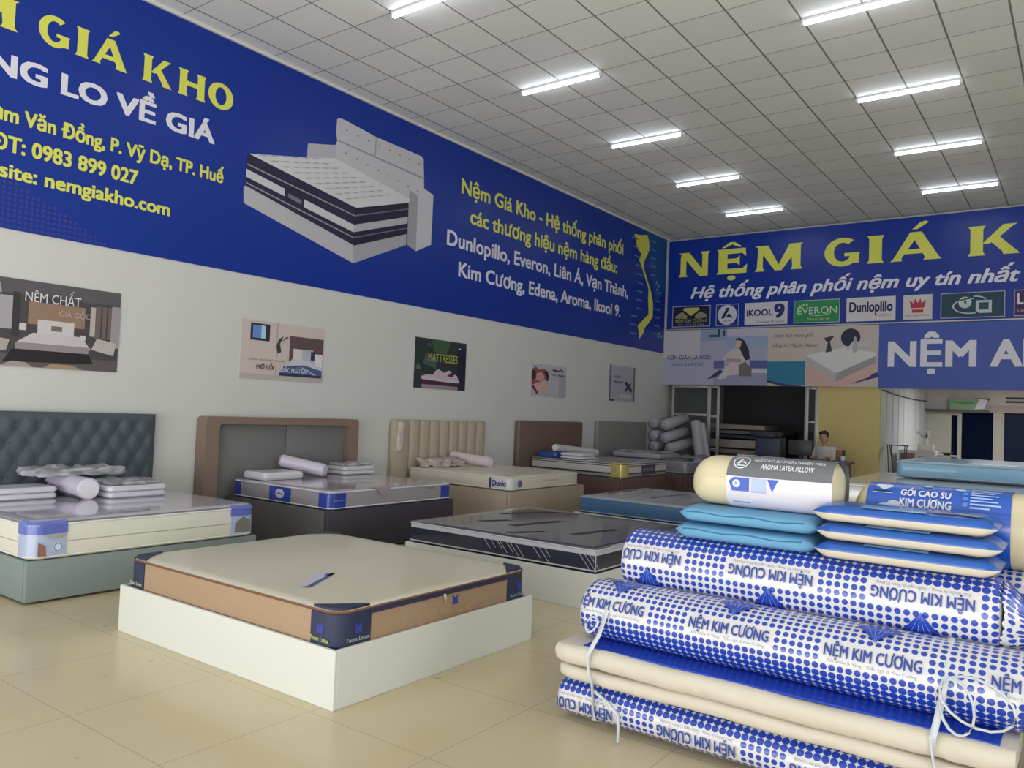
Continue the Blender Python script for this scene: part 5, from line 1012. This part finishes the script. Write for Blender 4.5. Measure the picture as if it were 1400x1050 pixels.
def skin(name, verts, edges, radii, m, parent=None, sub=2, root=0):
    me = bpy.data.meshes.new(name); me.from_pydata(verts, edges, []); o = bpy.data.objects.new(name, me); COL.objects.link(o)
    md = o.modifiers.new('s', 'SKIN'); md.use_smooth_shade = True
    for k, r in enumerate(radii): me.skin_vertices[0].data[k].radius = r if isinstance(r, tuple) else (r, r)
    me.skin_vertices[0].data[root].use_root = True
    sd = o.modifiers.new('d', 'SUBSURF'); sd.levels = sub; sd.render_levels = sub
    dg = bpy.context.evaluated_depsgraph_get(); nm_ = bpy.data.meshes.new_from_object(o.evaluated_get(dg)); bpy.data.objects.remove(o); bpy.data.meshes.remove(me)
    nm_.name = name; nm_.materials.clear(); nm_.materials.append(m); nm_.polygons.foreach_set('use_smooth', [True] * len(nm_.polygons))
    o = bpy.data.objects.new(name, nm_); COL.objects.link(o)
    if parent is not None: o.parent = parent; o.matrix_parent_inverse = Matrix.Translation(-parent.location)
    return o
SKINM = mat('skin', (196, 150, 122), .55, .4); HAIR = mat('black_hair', (30, 26, 28), .5); SHIRT = mat('white_shirt', (206, 206, 210), .7); TROU = mat('dark_trousers', (50, 52, 62), .7)
pt = thing('person', (PXc, PYc, .5), 'person with short black hair in a white shirt seated behind the desk', 'person')
V = [(0, .05, .56), (0, .03, .78), (0, 0, 1.00), (0, -.02, 1.10), (-.01, -.05, 1.19),
     (-.17, -.01, 1.06), (-.22, -.08, .86), (-.16, -.32, .89), (-.13, -.40, .90), (.17, -.01, 1.06), (.22, -.08, .86), (.14, -.32, .89), (.11, -.40, .90),
     (-.10, -.02, .56), (-.12, -.20, .55), (-.12, -.24, .13), (-.12, -.26, .05), (-.12, -.36, .035), (.10, -.02, .56), (.12, -.20, .55), (.12, -.24, .13), (.12, -.26, .05), (.12, -.36, .035)]
Ed = [(0, 1), (1, 2), (2, 3), (3, 4), (2, 5), (5, 6), (6, 7), (7, 8), (2, 9), (9, 10), (10, 11), (11, 12), (0, 13), (13, 14), (14, 15), (15, 16), (16, 17), (0, 18), (18, 19), (19, 20), (20, 21), (21, 22)]
Rd_ = [(.14, .11), (.135, .10), (.13, .09), .055, .05, .055, .042, .032, .03, .055, .042, .032, .03, .085, .075, .045, .04, .035, .085, .075, .045, .04, .035]
off = Vector((PXc, PYc, 0)); P_ = lambda vs: [tuple(Vector(v) + off) for v in vs]
body = skin('body', P_(V), Ed, Rd_, SKINM, pt)
# head, ears, nose and the hands join the body mesh
hx, hy, hz = PXc - .012, PYc - .075, 1.285
mb = MB(); supell(mb, hx, hy, hz, .076, .092, .112, SKINM, 1, nu=24, nv=16); supell(mb, hx, hy - .045, hz - .055, .05, .05, .055, SKINM, 1, nu=16, nv=10)
for s in (-1, 1): supell(mb, hx + s * .078, hy + .005, hz - .01, .012, .022, .03, SKINM, 1, nu=10, nv=8)
mb.tube([(hx, hy - .085, hz + .02), (hx, hy - .108, hz - .022), (hx, hy - .09, hz - .03)], [.008, .014, .012], SKINM, 8)
EYE = flat((30, 26, 28)); LIP = flat((160, 96, 90))
for s in (-1, 1): supell(mb, hx + s * .03, hy - .082, hz + .008, .013, .008, .006, EYE, 1, nu=10, nv=6); mb.tube([(hx + s * .014, hy - .09, hz + .03), (hx + s * .045, hy - .078, hz + .03)], .004, EYE, 6)
supell(mb, hx, hy - .088, hz - .062, .024, .01, .007, LIP, 1, nu=12, nv=6)
for s in (-1, 1):    # palms with curled fingers and thumbs on the desk
    bx, by, bz = PXc + s * .115, PYc - .43, .90
    supell(mb, bx, by - .02, bz, .04, .048, .018, SKINM, .8, nu=16, nv=8)
    for k, ln in enumerate((.058, .07, .066, .05)):
        fx = bx - s * .03 + s * .02 * k; mb.tube([(fx, by - .06, bz + .002), (fx, by - .06 - ln * .5, bz + .008), (fx, by - .06 - ln * .85, bz - .004), (fx, by - .06 - ln, bz - .018)], [.009, .0085, .008, .006], SKINM, 8)
    mb.tube([(bx - s * .03, by - .005, bz), (bx - s * .055, by - .03, bz), (bx - s * .06, by - .06, bz - .008)], [.011, .010, .007], SKINM, 8)
hd = mb.build('head', None, 80)
for o in (body, hd): o.select_set(True)
vs = [tuple(v.co) for v in body.data.vertices]; fs = [list(p.vertices) for p in body.data.polygons]; mm = MB(); mm.add(vs, fs, SKINM)
for p in hd.data.polygons: pass
o_ = len(mm.v); mm.v += [tuple(v.co) for v in hd.data.vertices]
for p in hd.data.polygons: mm.f.append([o_ + q for q in p.vertices]); mm.mi.append(mm.m(hd.data.materials[p.material_index])); mm.uv.append(None)
bpy.data.objects.remove(body); bpy.data.objects.remove(hd); mm.build('body', pt, 80)
skin('shirt', P_(V[:4] + [V[5], V[6], (-.18, -.27, .885), V[9], V[10], (.17, -.27, .885)]), [(0, 1), (1, 2), (2, 3), (2, 4), (4, 5), (5, 6), (2, 7), (7, 8), (8, 9)], [(.155, .125), (.15, .115), (.145, .105), (.066, .066), .068, .056, .048, .068, .056, .048], SHIRT, pt)
skin('trousers', P_([(0, .05, .56), V[13], V[14], V[15], V[18], V[19], V[20]]), [(0, 1), (1, 2), (2, 3), (0, 4), (4, 5), (5, 6)], [(.15, .12), .096, .086, .062, .096, .086, .062], TROU, pt)
mb = MB(); supell(mb, hx, hy + .022, hz + .026, .088, .092, .112, HAIR, .9, nu=24, nv=16, amp=.012, fr=30, seed=4); mb.tube([(hx - .07, hy - .06, hz + .085), (hx, hy - .085, hz + .09), (hx + .07, hy - .06, hz + .085)], [.022, .03, .022], HAIR, 10); mb.build('hair', pt, 80)
# desk things
t = thing('monitor', (3.62, 15.75, DZ), 'dark computer monitor seen from behind, in front of the clerk', 'monitor')
MO = mat('monitor_plastic', (54, 50, 58), .4)
mb = MB(); mb.bbox(3.42, 3.86, 15.62, 15.655, DZ + .07, DZ + .36, MO, .01); mb.build('screen_housing', t)
mb = MB(); mb.bbox(3.60, 3.68, 15.655, 15.68, DZ + .01, DZ + .2, MO, .005); mb.build('stand', t)
mb = MB(); mb.bbox(3.52, 3.76, 15.60, 15.78, DZ, DZ + .015, MO, .004); mb.build('base', t)
t = thing('printer', (2.95, 15.7, DZ), 'bulky dark blue machine standing on the desk left of the monitor', 'printer')
mb = MB(); mb.bbox(2.78, 3.28, 15.55, 15.95, DZ, DZ + .38, mat('dark_blue_machine', (46, 54, 76), .5), .03, 3); mb.build('case', t)
mb = MB(); mb.bbox(2.70, 3.18, 15.5, 15.9, DZ + .38, DZ + .50, mat('black_cover', (36, 40, 52), .5), .03, 3); mb.build('cover', t)
t = thing('paper_stack', (2.75, 15.5, DZ), 'loose white papers at the left part of the desk', 'paper')
mb = MB(); mb.bbox(2.5, 2.86, 15.38, 15.54, DZ, DZ + .02, WHT, .002); mb.bbox(2.98, 3.4, 15.37, 15.5, DZ, DZ + .012, WHT, .002); mb.build('sheets', t, 0)
t = thing('small_box', (2.62, 15.45, DZ + .02), 'small dark and orange object on the loose papers', 'box')
mb = MB(); mb.bbox(2.55, 2.68, 15.42, 15.50, DZ + .021, DZ + .06, mat('orange_brown', (150, 96, 72), .5), .008); mb.build('case', t)
for x_, wd, hh, c, lb in ((4.20, .10, .22, (196, 182, 164), 'cream folder standing right of the clerk'), (4.31, .05, .22, (140, 88, 66), 'narrow brown folder standing right of the cream one')):
    t = thing('folder', (x_, 15.75, DZ), lb, 'folder'); mb = MB(); mb.bbox(x_, x_ + wd, 15.62, 15.86, DZ, DZ + hh, flat(c), .008); mb.build('cover', t); mb = MB(); mb.bbox(x_ + .01, x_ + wd - .01, 15.628, 15.852, DZ + .01, DZ + hh + .003, WHT, .003); mb.build('pages', t, 0)
t = thing('paper_cup', (4.43, 15.6, DZ), 'white cup at the right end of the desk', 'cup')
mb = MB(); mb.loft([[(4.43 + r_ * cos(2 * pi * k / 16), 15.6 + r_ * sin(2 * pi * k / 16), DZ + z_) for k in range(16)] for r_, z_ in ((.03, 0), (.042, .10), (.038, .10), (.028, .01))], WHT); mb.build('cup_body', t, 50)
t = thing('tray', (4.4, 15.5, DZ), 'flat dark tray in front of the white cup', 'tray')
mb = MB(); mb.bbox(4.28, 4.54, 15.37, 15.52, DZ, DZ + .025, mat('blue_grey_tray', (86, 92, 110), .4), .008); mb.build('tray_body', t)

# ------------------------------------------------------------------ things in the passage
t = thing('side_table', (4.98, 17.75, 0), 'tall black wire-legged stand in front of the panelled wall', 'table')
BLK = mat('black_wire', (40, 42, 46), .5)
mb = MB(); mb.bbox(4.76, 5.16, 17.62, 17.95, 1.165, 1.18, BLK, .004); mb.build('table_top', t)
for a, b_ in (((4.80, 17.66), (4.86, 17.66)), ((4.84, 17.66), (5.02, 17.66)), ((5.12, 17.66), (5.06, 17.66)), ((4.82, 17.92), (4.92, 17.92)), ((5.12, 17.92), (5.02, 17.92))):
    mb = MB(); mb.tube([(*a, 1.165), (*b_, 0)], .009, BLK); mb.build('leg', t)
t = thing('cabinet', (5.15, 19.2, 0), 'pale cabinet with a reddish drawer in the passage', 'cabinet')
CABW = mat('pale_cabinet', (196, 194, 190), .5)
mb = MB(); mb.bbox(4.80, 5.50, 18.8, 19.3, 0, 1.06, CABW, .01); mb.build('carcass', t)
mb = MB(); mb.bbox(4.84, 5.12, 18.785, 18.80, .80, 1.0, mat('reddish_drawer', (132, 92, 88), .5), .005); mb.build('drawer', t)
mb = MB(); mb.bbox(5.19, 5.46, 18.785, 18.80, .78, .94, mat('grey_drawer', (128, 126, 124), .5), .005); mb.build('drawer', t)
t = thing('white_box', (5.32, 19.0, 1.06), 'white box on the pale cabinet, under the flowers', 'box')
mb = MB(); mb.bbox(5.16, 5.46, 18.85, 19.15, 1.06, 1.20, WHITE, .01); mb.build('box_body', t)
t = thing('flower_vase', (5.3, 19.0, 1.2), 'small vase of white flowers on the white box', 'vase')
mb = MB(); mb.loft([[(5.3 + r_ * cos(2 * pi * k / 16), 19.0 + r_ * sin(2 * pi * k / 16), 1.2 + z_) for k in range(16)] for r_, z_ in ((.03, 0), (.05, .04), (.05, .08), (.03, .12), (.035, .13))], WHITE); mb.build('vase_body', t, 50)
random.seed(9); GST = flat((84, 104, 82)); PET = flat((224, 222, 226))
for k in range(9):
    a = random.uniform(0, 6.28); r_ = random.uniform(.02, .16); e_ = (5.3 + r_ * cos(a), 19.0 + r_ * .6 * sin(a), 1.36 + random.uniform(0, .16))
    mb = MB(); mb.tube([(5.3, 19.0, 1.31), ((5.3 + e_[0]) / 2, (19 + e_[1]) / 2, 1.36), e_], .004, GST, 6); st_ = mb.build('stem', t, 60)
    mb = MB()
    for q in range(5): supell(mb, e_[0] + .022 * cos(q * 1.26), e_[1] + .012, e_[2] + .022 * sin(q * 1.26), .02, .008, .02, PET, 1, nu=8, nv=6)
    mb.build('bloom', st_, 60)
t = thing('side_table', (5.62, 19.1, .0), 'low grey table with a dark bowl right of the flowers', 'table')
mb = MB(); mb.bbox(5.52, 5.90, 18.9, 19.25, .96, .99, CABW, .005); mb.build('table_top', t)
for a in (5.54, 5.86):
    for b_ in (18.92, 19.21): mb = MB(); mb.bbox(a, a + .02, b_, b_ + .02, 0, .96, CABW, .003); mb.build('leg', t, 0)
t = thing('bowl', (5.7, 19.05, .99), 'shallow dark bowl on the low grey table', 'bowl')
mb = MB(); mb.loft([[(5.7 + r_ * cos(2 * pi * k / 18), 19.05 + r_ * sin(2 * pi * k / 18), .99 + z_) for k in range(18)] for r_, z_ in ((.05, 0), (.12, .06), (.11, .06), (.045, .01))], flat((92, 92, 98))); mb.build('bowl_body', t, 50)
t = thing('small_banner', (5.5, 22.6, 2.05), 'small green and white banner standing on the ledge over the dark doorway', 'banner')
mb = MB(); P = [(5.25, 2.062), (5.75, 2.062), (6.02, 2.062), (6.08, 2.32), (5.85, 2.34), (5.55, 2.30), (5.25, 2.36)]
mb.add([(x_, 22.80, z_ - .01) for x_, z_ in P] + [(x_, 22.81, z_ - .01) for x_, z_ in P], [list(range(7)), list(range(13, 6, -1))] + [(i, 7 + i, 7 + (i + 1) % 7, (i + 1) % 7) for i in range(7)], flat((120, 158, 122)))
mb.add([(x_, 22.794, z_ - .01) for x_, z_ in [(5.80, 2.07), (6.02, 2.10), (6.08, 2.32), (5.9, 2.33)]], [(0, 1, 2, 3)], flat((206, 204, 214))); mb.add([(x_, 22.794, z_ - .01) for x_, z_ in [(5.30, 2.24), (5.6, 2.20), (5.8, 2.22), (5.8, 2.25), (5.6, 2.24), (5.3, 2.27)]], [(0, 1, 2, 3, 4, 5)], flat((86, 124, 92))); mb.build('banner_sheet', t, 0)
t = thing('cable', (4.9, 20, 2.2), 'dark cable sagging along the panelled wall', 'cable')
mb = MB(); mb.tube([(4.72, 17.5, 2.29), (4.72, 19.0, 2.24), (4.72, 21, 2.22), (4.72, 22.9, 2.24)], .012, BLK, 6); mb.build('cable_run', t, 60)
